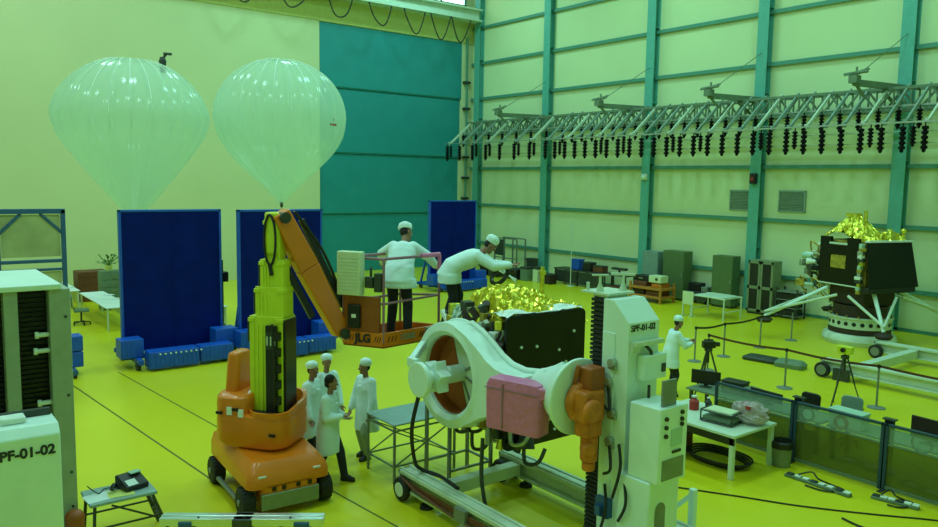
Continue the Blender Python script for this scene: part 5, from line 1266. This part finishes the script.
# ---- cluttered desk
dk = thing('desk', 'cluttered pale desk right of the white control tower', 'desk', (-8.05, 11.85, 0))
MB().box((-.95, -.62, .73), (.92, .68, .78)).build('desktop', 'white_dull', dk, .008)
MB().box((-.95, -.60, .60), (.90, -.57, .73)).build('apron', 'black_plastic', dk)
for x in (-.88, .85):
    for y in (-.56, .62): MB().box((x-.04, y-.04, 0), (x+.04, y+.04, .73)).build('leg', 'white_dull', dk, .006)
MB().box((-.88, .60, .45), (.85, .62, .7)).build('modesty_panel', 'green_grey', dk)
it = thing('wire_tray', 'dark wire tray standing on the cluttered desk', 'tray', (-7.75, 11.75, .781), .1)
b = MB()
for z in (.02, .2):
    b.tube([(x, y, z) for x, y in rr(-.3, -.2, .3, .2, .05)], .014, 6, closed=True)
for x in (-.3, .3):
    for y in (-.17, .17): b.cyl((x, y, 0), (x, y, .2), .014, n=6)
b.build('frame', 'dark_metal', it)
MB().box((-.27, -.17, .03), (.27, .17, .10)).build('paper_stack', 'green_grey', it, .01); MB().box((-.24, -.15, .2), (.26, .17, .225)).build('lid', 'cream_box', it, .01)
rg = random.Random(77)
b = MB(); b.ell((0, 0, .17), (.34, .26, .2), 18, 12)
for i, v in enumerate(b.v): n_ = 1+rg.uniform(-.13, .13); b.v[i] = Vector((v.x*n_, v.y*n_, max(0, v.z*n_)))
bg = b.build('plastic_bag', 'film_bag', smooth=False); at_origin(bg, (-7.42, 12.15, .781)); tag(bg, 'crumpled clear plastic bag with red packets on the desk corner', 'bag')
for k in range(5): MB().cbox((rg.uniform(-.15, .15), rg.uniform(-.2, .0), .22+.03*k), (.1, .08, .06), k).build('red_packet', 'red_plastic' if k % 2 else 'pink_wrap', bg)
for (x, y, r_, h_, m_, lb) in ((-8.5, 12.0, .09, .26, 'red_plastic', 'red bottle on the desk, left of the wire tray'), (-8.62, 12.2, .06, .2, 'mint_box', 'small pale green bottle on the desk behind the red one'), (-8.36, 12.25, .06, .22, 'dark_metal', 'dark bottle on the desk beside the red one')):
    b = MB(); b.lathe([(r_, 0), (r_, h_*.62), (r_*.45, h_*.78), (r_*.45, h_*.9)], n=18); o = b.build('bottle', m_); at_origin(o, (x, y, .781)); tag(o, lb, 'bottle')
    MB().cyl((0, 0, h_*.9), (0, 0, h_), r_*.55, n=14).build('bottle_cap', 'white_ptfe', o)
cu = thing('cable_coil', 'coil of dark cable lying on the floor under the cluttered desk', 'cable', (-7.85, 11.9, 0))
b = MB()
for k in range(4): b.tube([((.50+.04*k)*math.cos(a), (.34+.03*k)*math.sin(a), .025+.03*k+.01*math.sin(3*a)) for a in [2*PI*j/28 for j in range(28)]], .02, 6, closed=True)
b.build('coil', 'black_rubber', cu)
sbox('dark red case on the floor under the desk by the tower', (-8.65, 11.7, 0), (.4, .5, .42), 'brown_wood', 0, 'lid', 'brown_black')
bi = thing('waste_bin', 'olive waste bin with black liner beside the partition post', 'bin', (-7.06, 12.62, 0))
MB().lathe([(.0, 0), (.15, 0), (.18, .42), (.165, .42), (.14, .02), (.0, .02)], n=28).build('bin', 'cabinet_beige', bi); MB().lathe([(.165, .36), (.195, .34), (.20, .44), (.17, .47), (.15, .36)], n=28, mod=lambda a, z: 1+.04*math.sin(9*a)).build('liner', 'black_plastic', bi)
# ---- behind the partition: tables, monitors, chairs
bt = thing('table', 'long pale table behind the glazed partition', 'table', (-8.4, 14.0, 0))
MB().box((-1.5, -.35, .60), (1.5, .35, .64)).build('tabletop', 'green_grey', bt, .006)
for x in (-1.4, 1.4):
    for y in (-.28, .28): MB().box((x-.03, y-.03, 0), (x+.03, y+.03, .60)).build('leg', 'dark_metal', bt)
bt = thing('table', 'second pale table behind the right part of the glazed partition', 'table', (-5.6, 14.0, 0))
MB().box((-1.2, -.35, .60), (1.2, .35, .64)).build('tabletop', 'green_grey', bt, .006)
for x in (-1.1, 1.1):
    for y in (-.28, .28): MB().box((x-.03, y-.03, 0), (x+.03, y+.03, .60)).build('leg', 'dark_metal', bt)
def monitor(label, loc, rz, wd=.55, h=.32, m='black_plastic'):
    t = thing('monitor', label, 'screen', loc, rz)
    MB().box((-wd/2, -.02, .06), (wd/2, .02, .06+h)).build('screen', m, t, .008); MB().box((-.04, .0, 0), (.04, .05, .14)).build('neck', 'dark_metal', t); MB().box((-.12, -.07, 0), (.12, .1, .015)).build('foot', 'dark_metal', t); return t
monitor('black monitor just right of the white tower, behind the desk', (-9.65, 14.0, .641), RD(20), .62, .30)
monitor('wide low black monitor in the middle of the table behind the partition', (-8.2, 13.95, .641), RD(-4), .72, .20)
monitor('black monitor with brown edge near the right edge, behind the partition', (-5.2, 14.0, .641), RD(-4), .62, .38, 'brown_black')
sbox('black case left on the table behind the partition', (-9.0, 14.1, .641), (.48, .3, .27), 'black_plastic', .1, 'lid', 'black_plastic')
sbox('small dark case beside the black case behind the partition', (-8.6, 14.1, .641), (.3, .25, .2), 'dark_metal', -.2, 'lid', 'green_grey')
sbox('pale mint box standing on the table behind the partition middle', (-6.5, 13.85, .641), (.62, .28, .30), 'mint_box', -.05, 'lid', 'mint_box')
office_chair('black office chair seen over the partition rail', (-7.75, 14.6, 0), RD(-90), 'black_plastic').scale = (.9, .9, .80)
office_chair('grey green office chair beside the pale mint box behind the partition', (-6.95, 14.75, 0), RD(-80), 'greyblue_cab').scale = (.9, .9, .88)
# rolls of cable seen through the partition, hung on its back
for k, (x, m_, lb) in enumerate(((-6.85, 'dark_metal', 'dark cable ring hung behind the partition near the double post'), (-6.25, 'red_plastic', 'red ring hung behind the middle partition panel'), (-4.95, 'dark_metal', 'dark cable ring hung behind the right partition panel'))):
    r_ = (.11, .10, .15)[k]; o = MB().tube([(r_*math.cos(2*PI*j/24), 0, r_*math.sin(2*PI*j/24)) for j in range(24)], .018 if k != 1 else .035, 6, closed=True).build('cable_ring', m_); at_origin(o, (x, PY+.045, .92)); tag(o, lb, 'cable')
# ---- power strips and floor cables
def strip(label, a, c, n):
    a, c = Vector(a), Vector(c); t = thing('power_strip', label, 'socket', a); d = c-a; L_ = d.length; ang = math.atan2(d.y, d.x); t.rotation_euler = (0, 0, ang)
    MB().box((0, -.06, 0), (L_, .06, .05)).build('body', 'green_grey', t, .01)
    for k in range(n): x = L_*(k+.6)/n; MB().box((x-.05, -.045, .05), (x+.05, .045, .075)).build('socket', 'white_ptfe' if k % 3 else 'dark_metal', t, .006)
    b = MB(); b.tube(smooth_path([(L_*.2, 0, .09), (L_*.35, .12, .16), (L_*.5, .02, .12), (L_*.62, .16, .04), (L_*.85, .12, .03), (L_*.7, -.14, .02), (L_*.4, -.18, .02)]), .014, 6); b.build('cord', 'black_rubber', t)
strip('long grey power strip with cables on the floor before the partition', (-6.75, 12.25, 0), (-5.62, 12.22, 0), 8)
strip('shorter pale power strip near the right edge of the floor', (-5.42, 12.5, 0), (-4.75, 12.62, 0), 6)
def cable(label, pts, r=.014, m='black_rubber'):
    o = MB().tube(smooth_path([(x, y, r) for x, y in pts], 8), r, 6).build('floor_cable', m); tag(o, label, 'cable'); return o
G_ = {}
cable('thin dark cable running over the floor from the tower to the right edge', [(-7.9, 10.0), (-7.6, 10.18), (-6.68, 10.75), (-5.92, 11.2), (-5.13, 11.8), (-4.42, 12.4), (-3.9, 12.7)], .013)
cable('second dark cable curling at the lower right floor', [(-5.3, 11.3), (-4.9, 11.25), (-4.5, 11.6), (-4.2, 12.1), (-4.0, 12.2)], .016)
